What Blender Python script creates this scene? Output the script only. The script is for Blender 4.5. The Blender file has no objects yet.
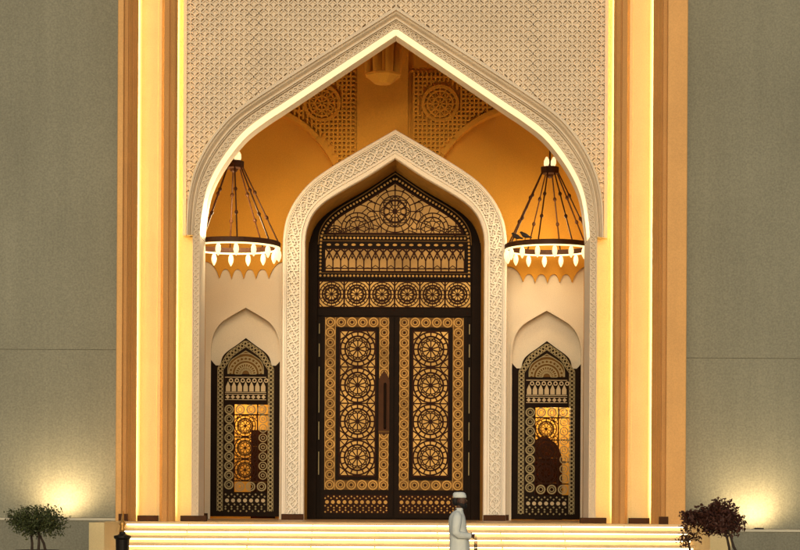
import bpy, math, random
from mathutils import Matrix, Vector
random.seed(7)
scene = bpy.context.scene
COL = scene.collection
R = math.radians

# ------------------------------------------------------------------ camera, sky, sun, exposure
F, PX, PY, CAM_Z, CAM_D, ROLL = 2000.0, 393.5, 502.0, 1.6, 40.0, R(0.3)
cd = bpy.data.cameras.new('camera')
cam = bpy.data.objects.new('camera', cd)
COL.objects.link(cam)
cd.sensor_width = 36.0
cd.lens = F / 800 * 36.0
cd.shift_x = (400 - PX) / 800
cd.shift_y = (PY - 275) / 800
cd.clip_end = 2000
cam.matrix_world = Matrix.Translation((0, -CAM_D, CAM_Z)) @ Matrix.Rotation(R(90), 4, 'X') @ Matrix.Rotation(ROLL, 4, 'Z')
scene.camera = cam

SUN_EL, SUN_AZ = R(11), R(182)
w = bpy.data.worlds.new('World')
scene.world = w
w.use_nodes = True
nt = w.node_tree
sky = nt.nodes.new('ShaderNodeTexSky')
sky.sky_type = 'NISHITA'
sky.sun_disc = False
sky.sun_elevation = SUN_EL
sky.sun_rotation = SUN_AZ
bg = nt.nodes['Background']
nt.links.new(sky.outputs[0], bg.inputs[0])
bg.inputs[1].default_value = 0.085
sd = bpy.data.lights.new('sun', 'SUN')
sd.energy = 1.5
sd.angle = R(25)
sd.color = (1.0, 0.83, 0.60)
sun = bpy.data.objects.new('sun', sd)
COL.objects.link(sun)
dirv = Vector((math.sin(SUN_AZ) * math.cos(SUN_EL), math.cos(SUN_AZ) * math.cos(SUN_EL), math.sin(SUN_EL)))
sun.rotation_euler = dirv.to_track_quat('Z', 'Y').to_euler()
scene.view_settings.view_transform = 'Standard'
scene.view_settings.look = 'None'
scene.view_settings.gamma = 1
scene.view_settings.use_curve_mapping = False
scene.view_settings.exposure = 0.14
scene.render.engine = 'CYCLES'
scene.cycles.use_denoising = True
scene.cycles.max_bounces = 6
scene.cycles.sample_clamp_indirect = 4.0

# ------------------------------------------------------------------ helpers
def S(y):
    return (CAM_D + y) / F
def X(px_off, y):
    return px_off * S(y)
def Z(py, y):
    return CAM_Z + (PY - py) * S(y)
def U(px, py, y):
    dx, u = px - PX, PY - py
    c, s = math.cos(ROLL), math.sin(ROLL)
    return ((dx * c - u * s) * S(y), y, CAM_Z + (dx * s + u * c) * S(y))

class MB:
    def __init__(self):
        self.v, self.f, self.k = [], [], 0
    def face(self, pts):
        n = len(self.v)
        self.v += [tuple(p) for p in pts]
        self.f.append(tuple(range(n, n + len(pts))))
    def grid(self, rows, closed=False):
        n = len(self.v)
        m = len(rows[0])
        for r in rows:
            self.v += [tuple(p) for p in r]
        for i in range(len(rows) - 1):
            for j in range(m if closed else m - 1):
                a, b = n + i * m + j, n + i * m + (j + 1) % m
                self.f.append((a, b, b + m, a + m))
    def box(self, x0, x1, y0, y1, z0, z1):
        n = len(self.v)
        self.v += [(x, y, z) for x in (x0, x1) for y in (y0, y1) for z in (z0, z1)]
        for q in ((0, 1, 3, 2), (4, 6, 7, 5), (0, 4, 5, 1), (2, 3, 7, 6), (0, 2, 6, 4), (1, 5, 7, 3)):
            self.f.append(tuple(n + i for i in q))
    def prism(self, poly, yf, yb):
        n = len(poly)
        b = len(self.v)
        self.v += [(x, yf, z) for x, z in poly] + [(x, yb, z) for x, z in poly]
        self.f.append(tuple(range(b, b + n)))
        self.f.append(tuple(range(b + 2 * n - 1, b + n - 1, -1)))
        for i in range(n):
            j = (i + 1) % n
            self.f.append((b + i, b + n + i, b + n + j, b + j))
    def jit(self):
        self.k += 1
        return (self.k * 7 % 29) * 0.00035
    def ribbon(self, pts, wd, yf, yb, closed=False):
        if len(pts) < 2:
            return
        yf = yf - self.jit()
        n = len(pts)
        L, Rr = [], []
        for i in range(n):
            p = pts[i]
            a = pts[i - 1] if (i > 0 or closed) else None
            b = pts[(i + 1) % n] if (i < n - 1 or closed) else None
            def nrm(u, v):
                dx, dz = v[0] - u[0], v[1] - u[1]
                l = math.hypot(dx, dz) or 1e-9
                return (-dz / l, dx / l)
            if a is None:
                nx, nz = nrm(p, b)
            elif b is None:
                nx, nz = nrm(a, p)
            else:
                n1, n2 = nrm(a, p), nrm(p, b)
                nx, nz = n1[0] + n2[0], n1[1] + n2[1]
                d = max(0.5, (nx * nx + nz * nz) / 2)
                nx, nz = nx / d, nz / d
            h = wd / 2
            L.append((p[0] + nx * h, p[1] + nz * h))
            Rr.append((p[0] - nx * h, p[1] - nz * h))
        rows = [[(x, yb, z) for x, z in L], [(x, yf, z) for x, z in L], [(x, yf, z) for x, z in Rr], [(x, yb, z) for x, z in Rr]]
        self.grid(rows, closed)
    def ring(self, cx, cz, r, wd, yf, yb, n=16):
        self.ribbon([(cx + r * math.cos(2 * math.pi * i / n), cz + r * math.sin(2 * math.pi * i / n)) for i in range(n)], wd, yf, yb, True)
    def disc(self, cx, cz, rx, yf, yb, n=10, rz=None):
        rz = rz or rx
        yf = yf - self.jit()
        self.prism([(cx + rx * math.cos(2 * math.pi * i / n), cz + rz * math.sin(2 * math.pi * i / n)) for i in range(n)], yf, yb)
    def tube(self, pts, rad, n=8, cap=True):
        pts = [Vector(p) for p in pts]
        rs = rad if isinstance(rad, (list, tuple)) else [rad] * len(pts)
        rows = []
        a = None
        for i, p in enumerate(pts):
            t = (pts[min(i + 1, len(pts) - 1)] - pts[max(i - 1, 0)]).normalized()
            if a is None:
                ref = Vector((0, 0, 1)) if abs(t.z) < 0.9 else Vector((1, 0, 0))
                a = t.cross(ref).normalized()
            else:
                a = (a - t * a.dot(t)).normalized()
            b = t.cross(a).normalized()
            rows.append([p + (a * math.cos(2 * math.pi * k / n) + b * math.sin(2 * math.pi * k / n)) * rs[i] for k in range(n)])
        self.grid(rows, True)
        if cap:
            self.face(rows[0])
            self.face(rows[-1][::-1])
    def lathe(self, prof, cx=0, cy=0, n=20, ph=0.0, cap=True):
        rows = [[(cx + r * math.cos(2 * math.pi * k / n + ph), cy + r * math.sin(2 * math.pi * k / n + ph), z) for k in range(n)] for r, z in prof]
        self.grid(rows, True)
        if cap:
            self.face(rows[0][::-1])
            self.face(rows[-1])
    def vext(self, prof, z0, z1, sx=1):
        self.grid([[(x * sx, y, z0) for x, y in prof], [(x * sx, y, z1) for x, y in prof]])
        self.face([(x * sx, y, z1) for x, y in prof])
    def build(self, name, mt, parent=None, smooth=False, local=False):
        me = bpy.data.meshes.new(name)
        me.from_pydata(self.v, [], self.f)
        me.materials.append(mt)
        if smooth:
            me.polygons.foreach_set('use_smooth', [True] * len(me.polygons))
        me.update()
        o = bpy.data.objects.new(name, me)
        COL.objects.link(o)
        if parent:
            o.parent = parent
            if not local:
                q = parent
                loc = Vector((0, 0, 0))
                while q:
                    loc += q.location
                    q = q.parent
                o.location = -loc
        return o

def thing(name, label, cat, loc=(0, 0, 0), group=None):
    o = bpy.data.objects.new(name, None)
    COL.objects.link(o)
    o.location = loc
    o.empty_display_size = 0.2
    tag(o, label, cat, group)
    return o
def tag(o, label, cat, group=None):
    o['label'] = label
    o['category'] = cat
    if group:
        o['group'] = group
    return o
def dup(o, parent=None):
    c = o.copy()
    COL.objects.link(c)
    if parent:
        c.parent = parent
    for ch in list(o.children):
        dup(ch, c)
    return c

def mat(name, base, rough=0.7, var=0.08, scale=3.0, bump=0.0, bscale=60.0, metal=0.0, emit=None, est=0.0, grain=0.0, spec=0.35, streak=0.0):
    m = bpy.data.materials.new(name)
    m.use_nodes = True
    t = m.node_tree
    p = t.nodes['Principled BSDF']
    p.inputs['Roughness'].default_value = rough
    p.inputs['Metallic'].default_value = metal
    p.inputs['Specular IOR Level'].default_value = spec
    geo = t.nodes.new('ShaderNodeNewGeometry')
    n1 = t.nodes.new('ShaderNodeTexNoise')
    n1.inputs['Scale'].default_value = scale
    n1.inputs['Detail'].default_value = 6
    t.links.new(geo.outputs['Position'], n1.inputs['Vector'])
    ramp = t.nodes.new('ShaderNodeMapRange')
    ramp.inputs[1].default_value = 0.25
    ramp.inputs[2].default_value = 0.75
    ramp.inputs[3].default_value = 1 - var
    ramp.inputs[4].default_value = 1 + var
    t.links.new(n1.outputs['Fac'], ramp.inputs[0])
    fac = ramp.outputs[0]
    n2 = t.nodes.new('ShaderNodeTexNoise')
    n2.inputs['Scale'].default_value = bscale
    n2.inputs['Detail'].default_value = 3
    t.links.new(geo.outputs['Position'], n2.inputs['Vector'])
    if grain:
        r2 = t.nodes.new('ShaderNodeMapRange')
        r2.inputs[1].default_value = 0.3
        r2.inputs[2].default_value = 0.7
        r2.inputs[3].default_value = 1 - grain
        r2.inputs[4].default_value = 1 + grain
        t.links.new(n2.outputs['Fac'], r2.inputs[0])
        mu = t.nodes.new('ShaderNodeMath')
        mu.operation = 'MULTIPLY'
        t.links.new(fac, mu.inputs[0])
        t.links.new(r2.outputs[0], mu.inputs[1])
        fac = mu.outputs[0]
    if streak:
        mp = t.nodes.new('ShaderNodeMapping')
        mp.inputs['Scale'].default_value = (2.6, 2.6, 0.16)
        t.links.new(geo.outputs['Position'], mp.inputs['Vector'])
        n3 = t.nodes.new('ShaderNodeTexNoise')
        n3.inputs['Scale'].default_value = 1.0
        n3.inputs['Detail'].default_value = 8
        n3.inputs['Roughness'].default_value = 0.65
        t.links.new(mp.outputs[0], n3.inputs['Vector'])
        r3 = t.nodes.new('ShaderNodeMapRange')
        r3.inputs[1].default_value = 0.3
        r3.inputs[2].default_value = 0.7
        r3.inputs[3].default_value = 1 - streak
        r3.inputs[4].default_value = 1 + streak
        t.links.new(n3.outputs['Fac'], r3.inputs[0])
        mu3 = t.nodes.new('ShaderNodeMath')
        mu3.operation = 'MULTIPLY'
        t.links.new(fac, mu3.inputs[0])
        t.links.new(r3.outputs[0], mu3.inputs[1])
        fac = mu3.outputs[0]
    vm = t.nodes.new('ShaderNodeVectorMath')
    vm.operation = 'SCALE'
    vm.inputs[0].default_value = base
    t.links.new(fac, vm.inputs['Scale'])
    t.links.new(vm.outputs[0], p.inputs['Base Color'])
    if bump:
        b = t.nodes.new('ShaderNodeBump')
        b.inputs['Strength'].default_value = bump
        b.inputs['Distance'].default_value = 0.02
        t.links.new(n2.outputs['Fac'], b.inputs['Height'])
        t.links.new(b.outputs[0], p.inputs['Normal'])
    if emit:
        p.inputs['Emission Color'].default_value = (*emit, 1)
        p.inputs['Emission Strength'].default_value = est
        em = t.nodes.new('ShaderNodeVectorMath')
        em.operation = 'SCALE'
        em.inputs[0].default_value = emit
        t.links.new(ramp.outputs[0], em.inputs['Scale'])
        t.links.new(em.outputs[0], p.inputs['Emission Color'])
    return m

M = {
    'granite': mat('grey_granite', (0.214, 0.213, 0.158), 0.75, 0.09, 0.45, 0.25, 28, grain=0.17, streak=0.07),
    'granite_base': mat('grey_granite_base', (0.182, 0.180, 0.134), 0.75, 0.09, 0.6, 0.25, 28, grain=0.17, streak=0.07),
    'ledge': mat('ledge_stone', (0.50, 0.47, 0.36), 0.7, 0.08),
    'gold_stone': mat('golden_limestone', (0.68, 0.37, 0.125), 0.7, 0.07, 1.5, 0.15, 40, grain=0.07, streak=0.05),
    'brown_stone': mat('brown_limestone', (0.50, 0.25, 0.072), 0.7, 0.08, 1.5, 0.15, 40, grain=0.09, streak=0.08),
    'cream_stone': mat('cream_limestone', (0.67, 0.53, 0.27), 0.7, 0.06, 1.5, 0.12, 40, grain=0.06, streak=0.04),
    'pattern_stone': mat('carved_beige_stone', (0.72, 0.60, 0.44), 0.75, 0.08, 1.2, 0.1, 50, grain=0.06),
    'moulding_stone': mat('taupe_moulding_stone', (0.70, 0.58, 0.42), 0.7, 0.08, 1.2, 0.1, 50, grain=0.06),
    'white_stone': mat('white_carved_stone', (0.84, 0.78, 0.67), 0.65, 0.05, 1.5, 0.08, 50, grain=0.05),
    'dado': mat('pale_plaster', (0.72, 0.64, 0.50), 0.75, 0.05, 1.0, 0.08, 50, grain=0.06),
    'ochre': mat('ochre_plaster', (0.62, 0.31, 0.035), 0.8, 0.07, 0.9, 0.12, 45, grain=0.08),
    'bronze': mat('dark_bronze', (0.012, 0.006, 0.003), 0.6, 0.2, 4, spec=0.06),
    'bronze_rail': mat('red_brown_bronze', (0.028, 0.009, 0.004), 0.6, 0.2, 4, spec=0.06),
    'gold_clad': mat('aged_gold_cladding', (0.52, 0.30, 0.07), 0.55, 0.18, 5, spec=0.2, bump=0.2, bscale=30),
    'amber': mat('amber_lit_glass', (0.15, 0.085, 0.024), 0.5, 0.38, 1.3, emit=(1.0, 0.47, 0.10), est=0.46, spec=0.06),
    'amber_dim': mat('amber_glass_dim', (0.10, 0.05, 0.014), 0.5, 0.5, 1.1, emit=(1.0, 0.47, 0.11), est=0.30, spec=0.06),
    'gold_line': mat('gilt_ornament', (0.38, 0.205, 0.05), 0.45, 0.35, 1.6, emit=(1.0, 0.50, 0.12), est=0.10, spec=0.06),  # gilt that also glows faintly, so it reads as lit
    'gold_deep': mat('dull_gilt_ground', (0.075, 0.033, 0.008), 0.55, 0.15, 5, emit=(1.0, 0.45, 0.08), est=0.05, spec=0.06),  # weak emission brightens this gilt beyond the light it receives
    'frost': mat('frosted_ornament', (0.32, 0.265, 0.14), 0.5, 0.15, 5, spec=0.06),
    'frost_bright': mat('pale_frosted_ornament', (0.52, 0.42, 0.26), 0.5, 0.1, 5, spec=0.06),
    'step': mat('travertine_step', (0.70, 0.51, 0.27), 0.6, 0.10, 3, 0.1, 50, grain=0.06),
    'floor': mat('polished_stone_floor', (0.42, 0.28, 0.15), 0.35, 0.1, 1.5),
    'plinth': mat('dark_brown_marble', (0.060, 0.022, 0.007), 0.55, 0.2, 4, spec=0.08),
    'paving': mat('plaza_paving', (0.22, 0.19, 0.15), 0.6, 0.1, 0.6, 0.1, 30),
    'led': mat('warm_glow', (0.8, 0.7, 0.5), 0.5, 0.02, 2, emit=(1.0, 0.82, 0.44), est=0.92),  # uplight lens; also the arch reveal, where emission stands in for light
    'led_step': mat('step_led_diffuser', (0.8, 0.7, 0.5), 0.5, 0.02, 2, emit=(1.0, 0.84, 0.52), est=9.0),
    'lamp': mat('lit_lamp_glass', (0.8, 0.7, 0.5), 0.3, 0.02, 2, emit=(1.0, 0.78, 0.40), est=1.05),
    'ring_led': mat('ring_led_diffuser', (0.8, 0.7, 0.5), 0.4, 0.02, 2, emit=(1.0, 0.75, 0.34), est=1.5),
    'iron': mat('dark_wrought_iron', (0.050, 0.019, 0.008), 0.5, 0.2, 6, spec=0.12),
    'brass': mat('aged_brass', (0.45, 0.24, 0.06), 0.4, 0.15, 6, metal=0.6),
    'black': mat('black_painted_metal', (0.010, 0.007, 0.005), 0.5, 0.2, 6, spec=0.15),
    'wood': mat('dark_wood', (0.022, 0.007, 0.003), 0.6, 0.25, 3, spec=0.05),
    'inner_wall': mat('lit_interior_plaster', (0.60, 0.37, 0.085), 0.7, 0.1, 2),
    'green_leaf': mat('dark_green_leaf', (0.050, 0.062, 0.018), 0.6, 0.45, 9),
    'red_leaf': mat('dark_red_leaf', (0.055, 0.017, 0.009), 0.6, 0.5, 9),
    'bark': mat('dark_bark', (0.035, 0.022, 0.014), 0.8, 0.3, 20),
    'pot': mat('dark_clay_planter', (0.035, 0.024, 0.018), 0.7, 0.15, 5),
    'soil': mat('potting_soil', (0.04, 0.028, 0.02), 0.9, 0.3, 30, 0.5, 60),
    'cloth': mat('white_cotton', (0.66, 0.69, 0.64), 0.8, 0.06, 6, 0.5, 14),
    'skin': mat('brown_skin', (0.080, 0.038, 0.022), 0.55, 0.08, 10),
    'hair': mat('black_beard', (0.010, 0.008, 0.007), 0.7, 0.3, 40),
    'shoe': mat('brown_leather', (0.05, 0.03, 0.02), 0.5, 0.2, 10),
    'dove': mat('dark_feathers', (0.03, 0.022, 0.018), 0.7, 0.3, 20),
}
def glass_mat():
    m = bpy.data.materials.new('clear_pane')
    m.use_nodes = True
    t = m.node_tree
    out = t.nodes['Material Output']
    t.nodes.remove(t.nodes['Principled BSDF'])
    a = t.nodes.new('ShaderNodeBsdfTransparent')
    a.inputs[0].default_value = (0.93, 0.9, 0.82, 1)
    t.links.new(a.outputs[0], out.inputs['Surface'])
    return m
M['glass'] = glass_mat()

def spline(pts, n):
    P = [(2 * pts[0][0] - pts[1][0], 2 * pts[0][1] - pts[1][1])] + list(pts) + [(2 * pts[-1][0] - pts[-2][0], 2 * pts[-1][1] - pts[-2][1])]
    out = []
    for i in range(1, len(P) - 2):
        for k in range(16):
            t = k / 16
            q = []
            for d in (0, 1):
                a, b, c, e = P[i - 1][d], P[i][d], P[i + 1][d], P[i + 2][d]
                q.append(0.5 * (2 * b + (c - a) * t + (2 * a - 5 * b + 4 * c - e) * t * t + (3 * b - a - 3 * c + e) * t ** 3))
            out.append(tuple(q))
    out.append(tuple(pts[-1]))
    return resample(out, n)
def resample(pts, n):
    d = [0]
    for i in range(1, len(pts)):
        d.append(d[-1] + math.hypot(pts[i][0] - pts[i - 1][0], pts[i][1] - pts[i - 1][1]))
    out, j = [], 0
    for k in range(n):
        t = d[-1] * k / (n - 1)
        while j < len(d) - 2 and d[j + 1] < t:
            j += 1
        f = (t - d[j]) / ((d[j + 1] - d[j]) or 1)
        out.append((pts[j][0] + (pts[j + 1][0] - pts[j][0]) * f, pts[j][1] + (pts[j + 1][1] - pts[j][1]) * f))
    return out
def lerp(a, b, t):
    return [(p[0] + (q[0] - p[0]) * (t(i / (len(a) - 1)) if callable(t) else t), p[1] + (q[1] - p[1]) * (t(i / (len(a) - 1)) if callable(t) else t)) for i, (p, q) in enumerate(zip(a, b))]
def world(prof, y):
    return [(X(a, y), Z(b, y)) for a, b in prof]
def full(prof):                      # apex-first right half -> whole outline, left foot to right foot
    return [(-a, b) for a, b in prof[::-1]] + prof[1:]
def row(prof, y):
    return [(a, y, b) for a, b in prof]
def inside(poly, x, z):
    c = False
    j = len(poly) - 1
    for i in range(len(poly)):
        xi, zi = poly[i]
        xj, zj = poly[j]
        if (zi > z) != (zj > z) and x < (xj - xi) * (z - zi) / (zj - zi) + xi:
            c = not c
        j = i
    return c
def height_at(prof_full, x):
    best = None
    for (x0, z0), (x1, z1) in zip(prof_full, prof_full[1:]):
        if min(x0, x1) <= x <= max(x0, x1) and abs(x1 - x0) > 1e-9:
            z = z0 + (z1 - z0) * (x - x0) / (x1 - x0)
            best = z if best is None else max(best, z)
    return best
def column_wall(mb, xs, zbot, ztop, yf, yb):
    for a, b in zip(xs, xs[1:]):
        e = 1e-5
        za, zb = zbot(a + e), zbot(b - e)
        mb.face([(a, yf, za), (b, yf, zb), (b, yf, ztop), (a, yf, ztop)])
        mb.face([(a, yf, za), (a, yb, za), (b, yb, zb), (b, yf, zb)])
def frange(a, b, n):
    return [a + (b - a) * i / n for i in range(n + 1)]
def area(name, loc, rot, sx, sy, watts, color, parent):
    l = bpy.data.lights.new(name, 'AREA')
    l.shape = 'RECTANGLE'
    l.size, l.size_y = sx, sy
    l.energy, l.color = watts, color
    o = bpy.data.objects.new(name, l)
    COL.objects.link(o)
    o.location = loc
    o.rotation_euler = rot
    o.parent = parent
    o.matrix_parent_inverse = Matrix.Translation(-parent.location)
    return o

FLOOR = 1.19
TOP = Z(-120, 0)
WARM = (1.0, 0.90, 0.52)

# ------------------------------------------------------------------ ground
g = MB()
g.box(-300, 300, -300, 300, -0.3, 0.0)
go = g.build('plaza_ground', M['paving'])
go['kind'] = 'structure'

# ------------------------------------------------------------------ grey flanking walls
def flank(side):
    yw = 0.6
    sx = -1 if side == 'l' else 1
    px_in, px_out = (128, -140) if side == 'l' else (676, 940)
    seam_in, seam_out = (350, 349.5) if side == 'l' else (358, 359)
    led = (518, 518.5) if side == 'l' else (528.5, 529)
    xi, xo = U(px_in, 400, yw)[0], U(px_out, 400, yw)[0]
    zs = U(px_in, seam_in, yw)[2]
    zl = U(px_in, led[0], yw)[2]
    t = thing('granite_wall', 'grey granite wall left of the golden portal, behind the round green tree' if side == 'l' else
              'grey granite wall right of the golden portal, behind the dark red bush', 'wall', ((xi + xo) / 2, yw, 0))
    a = MB(); a.box(min(xi, xo), max(xi, xo), yw, yw + 0.6, zs + 0.007, TOP); a.build('upper_cladding', M['granite'], t)
    a = MB(); a.box(min(xi, xo), max(xi, xo), yw, yw + 0.6, zl + 0.004, zs - 0.007); a.build('lower_cladding', M['granite'], t)
    a = MB(); a.box(min(xi, xo), max(xi, xo), yw + 0.02, yw + 0.58, zs - 0.007, zs + 0.007); a.build('joint', M['granite_base'], t)
    a = MB(); a.box(min(xi, xo), max(xi, xo), yw - 0.85, yw + 0.58, zl - 0.045, zl); a.build('ledge', M['ledge'], t)
    a = MB(); a.box(min(xi, xo), max(xi, xo), yw - 0.82, yw + 0.58, 0, zl - 0.045); a.build('base_course', M['granite_base'], t)
    # wall washer lamp on the ledge
    lx, lz = U(64 if side == 'l' else 753, 515 if side == 'l' else 524, yw)[0], zl
    u = thing('wall_uplight', 'small lit wall-washer lamp on the ledge behind the green tree' if side == 'l' else
              'small lit wall-washer lamp on the ledge behind the dark red bush', 'lamp', (lx, yw - 0.62, lz), 'wall-washer lamps on the ledges')
    b = MB(); b.box(-0.09, 0.09, -0.05, 0.05, 0, 0.018); b.box(-0.095, 0.095, -0.058, -0.051, 0, 0.030); b.build('housing', M['black'], u, local=True)
    b = MB(); b.box(-0.08, 0.08, -0.035, 0.045, 0.0185, 0.024); b.build('lens', M['led'], u, local=True)
    l = bpy.data.lights.new('uplight_lamp', 'SPOT')
    l.energy, l.color, l.spot_size, l.spot_blend, l.shadow_soft_size = 185, (1.0, 0.70, 0.37), R(150), 1.0, 0.05
    o = bpy.data.objects.new('uplight_lamp', l)
    COL.objects.link(o)
    o.parent = u
    o.location = (0, -0.01, 0.07)
    o.rotation_euler = Vector((0, -0.62, -1)).normalized().to_track_quat('Z', 'Y').to_euler()
flank('l')
flank('r')

# ------------------------------------------------------------------ stairs
st = thing('staircase', 'wide lit travertine staircase leading up to the golden portal', 'stairs', (0, -1, 0))
XL, XR = U(124.5, 525, -1)[0], U(688, 525, -1)[0]
RISE, TREAD = FLOOR / 9, 0.33
for k in range(9):
    zt = FLOOR - k * RISE
    yf = -1 - k * TREAD
    yb = 1.0 if k == 0 else yf + TREAD + 0.05
    a = MB()
    a.box(XL, XR, yf, yb, zt - 0.048, zt)
    a.box(XL, XR, yf + 0.075, yf + 0.12 if k else 1.0, zt - RISE + 0.001, zt - 0.050)
    s_ = a.build('step', M['step'], st)
    a = MB()
    nseg = 9
    for g_ in range(nseg):
        xa_, xb_ = XL + 0.03 + (XR - XL - 0.06) * g_ / nseg, XL + 0.03 + (XR - XL - 0.06) * (g_ + 1) / nseg
        a = MB()
        a.box(xa_ + random.uniform(0.004, 0.022), xb_ - random.uniform(0.004, 0.022), yf + 0.016, yf + 0.034, zt - 0.064, zt - 0.049)
        a.build('light_strip', M['led_step'], s_)
for xa, xb in ((U(110, 530, -1)[0], XL - 0.004), (XR + 0.004, U(708, 530, -1)[0])):
    a = MB()
    a.box(xa, xb, -3.7, 0.3, 0, FLOOR + 0.01)
    a.build('side_block', M['cream_stone'], st)

# ------------------------------------------------------------------ portal front
po = thing('portal', 'tall golden stone portal with a carved wall over a great keel arch', 'portal', (0, 0.2, FLOOR))
N = 64
A_ = spline([(0, 6.3), (94.5, 66.5), (134, 92.3), (157, 108.5), (172, 122), (189, 144.8), (201, 170), (207, 196), (208.6, 220), (208.8, 236)], N)
E_ = spline([(0, 28), (105.5, 99), (127.5, 113.5), (150.5, 131), (168.5, 152.4), (181.7, 174), (189.5, 194), (193.7, 220), (195, 236)], N)
tF = lambda s: 0.68 - 0.18 * s
F_ = lerp(A_, E_, tF)
YE = 0.27
zimp = Z(236, 0.2)

for sx, we in ((-1, 278), (1, 292)):
    q = lambda pr: [(X(a, y), y) for a, y in pr]
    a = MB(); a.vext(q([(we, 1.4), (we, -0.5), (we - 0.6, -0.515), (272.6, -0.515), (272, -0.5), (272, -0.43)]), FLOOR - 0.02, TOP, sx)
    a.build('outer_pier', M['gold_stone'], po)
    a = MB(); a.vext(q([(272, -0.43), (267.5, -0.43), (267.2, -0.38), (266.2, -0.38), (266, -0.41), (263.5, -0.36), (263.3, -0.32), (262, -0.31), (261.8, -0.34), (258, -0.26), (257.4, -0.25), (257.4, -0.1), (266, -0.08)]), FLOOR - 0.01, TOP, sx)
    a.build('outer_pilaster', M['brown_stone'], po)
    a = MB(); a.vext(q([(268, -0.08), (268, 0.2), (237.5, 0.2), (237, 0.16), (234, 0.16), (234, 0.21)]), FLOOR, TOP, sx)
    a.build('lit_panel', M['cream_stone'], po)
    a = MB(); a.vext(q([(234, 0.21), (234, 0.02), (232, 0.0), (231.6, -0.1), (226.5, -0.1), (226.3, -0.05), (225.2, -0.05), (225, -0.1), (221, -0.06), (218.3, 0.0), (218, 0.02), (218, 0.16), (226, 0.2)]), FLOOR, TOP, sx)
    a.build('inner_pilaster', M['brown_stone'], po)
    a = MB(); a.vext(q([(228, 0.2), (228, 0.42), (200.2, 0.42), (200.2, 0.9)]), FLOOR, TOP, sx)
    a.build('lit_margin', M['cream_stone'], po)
    # dark brown blocks at the feet of the lit panels
    a = MB(); a.box(*sorted((sx * X(236, 0), sx * X(256, 0))), -0.02, 0.17, FLOOR, FLOOR + 0.115); a.build('foot_block', M['plinth'], po)
    a = MB(); a.box(*sorted((sx * X(188, 0), sx * X(214, 0))), 0.16, 0.40, FLOOR, FLOOR + 0.115); a.build('foot_block', M['plinth'], po)
    a = MB(); a.box(*sorted((sx * X(262, 0), sx * X(271, 0))), -0.58, -0.516, FLOOR, FLOOR + 0.15); a.build('foot_block', M['plinth'], po)
    # concealed LED strips
    zc, hh = (FLOOR + 0.1 + TOP) / 2, TOP - FLOOR - 0.2
    for wpx, yl, watt in ((262.0, -0.03, 330), (221.2, 0.25, 190)):
        d = Vector((-sx, 0, 0)) if yl < 0.2 else Vector((-sx, 0.1, 0)).normalized()
        o = area('strip_lamp', (sx * X(wpx, yl), yl, zc), (-d).to_track_quat('Z', 'Y').to_euler(), 0.05, 0.05, watt, WARM, po)
        # long axis vertical
        o.rotation_euler = Matrix((Vector((0, 1, 0)) if sx < 0 else Vector((0, -1, 0)), Vector((0, 0, 1)), Vector((sx, 0, 0)))).transposed().to_euler()
        o.rotation_euler = (Matrix.Rotation(sx * R(30), 3, 'Z') @ o.rotation_euler.to_matrix()).to_euler()
        o.data.size, o.data.size_y = 0.07, hh

# carved wall above the arch: recessed ground, raised star tiles and interlaced rings
a = MB()
Aw = world(full(A_), 0.36)
xs = [p[0] for p in Aw]
a.k = 0
column_wall(a, xs, lambda x: (height_at(Aw, x) or zimp) + 0.03, TOP, 0.375, 0.46)
for sx in (-1, 1):
    x0, x1 = X(208.7, 0.36), X(212, 0.36)
    a.box(*sorted((sx * x0, sx * x1)), 0.30, 0.46, zimp, TOP)
a.build('carved_wall_ground', M['pattern_stone'], po)
def lattice(name, parent, material, y, r, ok, x0, x1, z0, z1, deep, mtile=None):
    a, b = MB(), MB()
    nx, nz = int((x1 - x0) / r) + 1, int((z1 - z0) / r) + 1
    for i in range(nx):
        for j in range(nz):
            cx, cz = x0 + i * r, z0 + j * r
            if not ok(cx, cz):
                continue
            if (i + j) % 2 == 0:
                n = 14
                a.ring(cx, cz, r, r * 0.19, y - deep, y, n)
            # concave star tile: in every rings' overlap grid centre
            pts = []
            c8 = r
            if (i + j) % 2 == 0:
                # astroid made by the four neighbouring arcs around this centre
                h = r
                for q in range(4):
                    ang0 = q * math.pi / 2
                    ccx, ccz = cx + r * (math.cos(ang0) + math.cos(ang0 + math.pi / 2)), cz + r * (math.sin(ang0) + math.sin(ang0 + math.pi / 2))
                    for k in range(5):
                        th = ang0 + math.pi / 2 + math.pi + (-k / 5) * math.pi / 2 + 0
                        th = ang0 + math.pi * 1.5 - k / 5 * math.pi / 2
                        pts.append((ccx + r * math.cos(th), ccz + r * math.sin(th)))
                b.prism(pts, y - deep * 0.62, y)
    a.v += []
    n0 = len(a.v)
    a.v += b.v
    a.f += [tuple(n0 + i for i in f) for f in b.f]
    return a.build(name, material, parent)
Ain = world(full(lerp(A_, E_, 0.12)) + [(195, 300), (-195, 300)], 0.3)
RING = 4.9 * S(0.3)
lim = X(212, 0.3) - RING * 0.95
nside = int(lim / RING)
lattice('interlace_relief', po, M['pattern_stone'], 0.376, RING,
        lambda x, z: abs(x) <= lim + 1e-6 and not inside(Ain, x, z), -nside * RING, nside * RING, zimp + 0.05, Z(-45, 0.3), 0.06)

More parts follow.
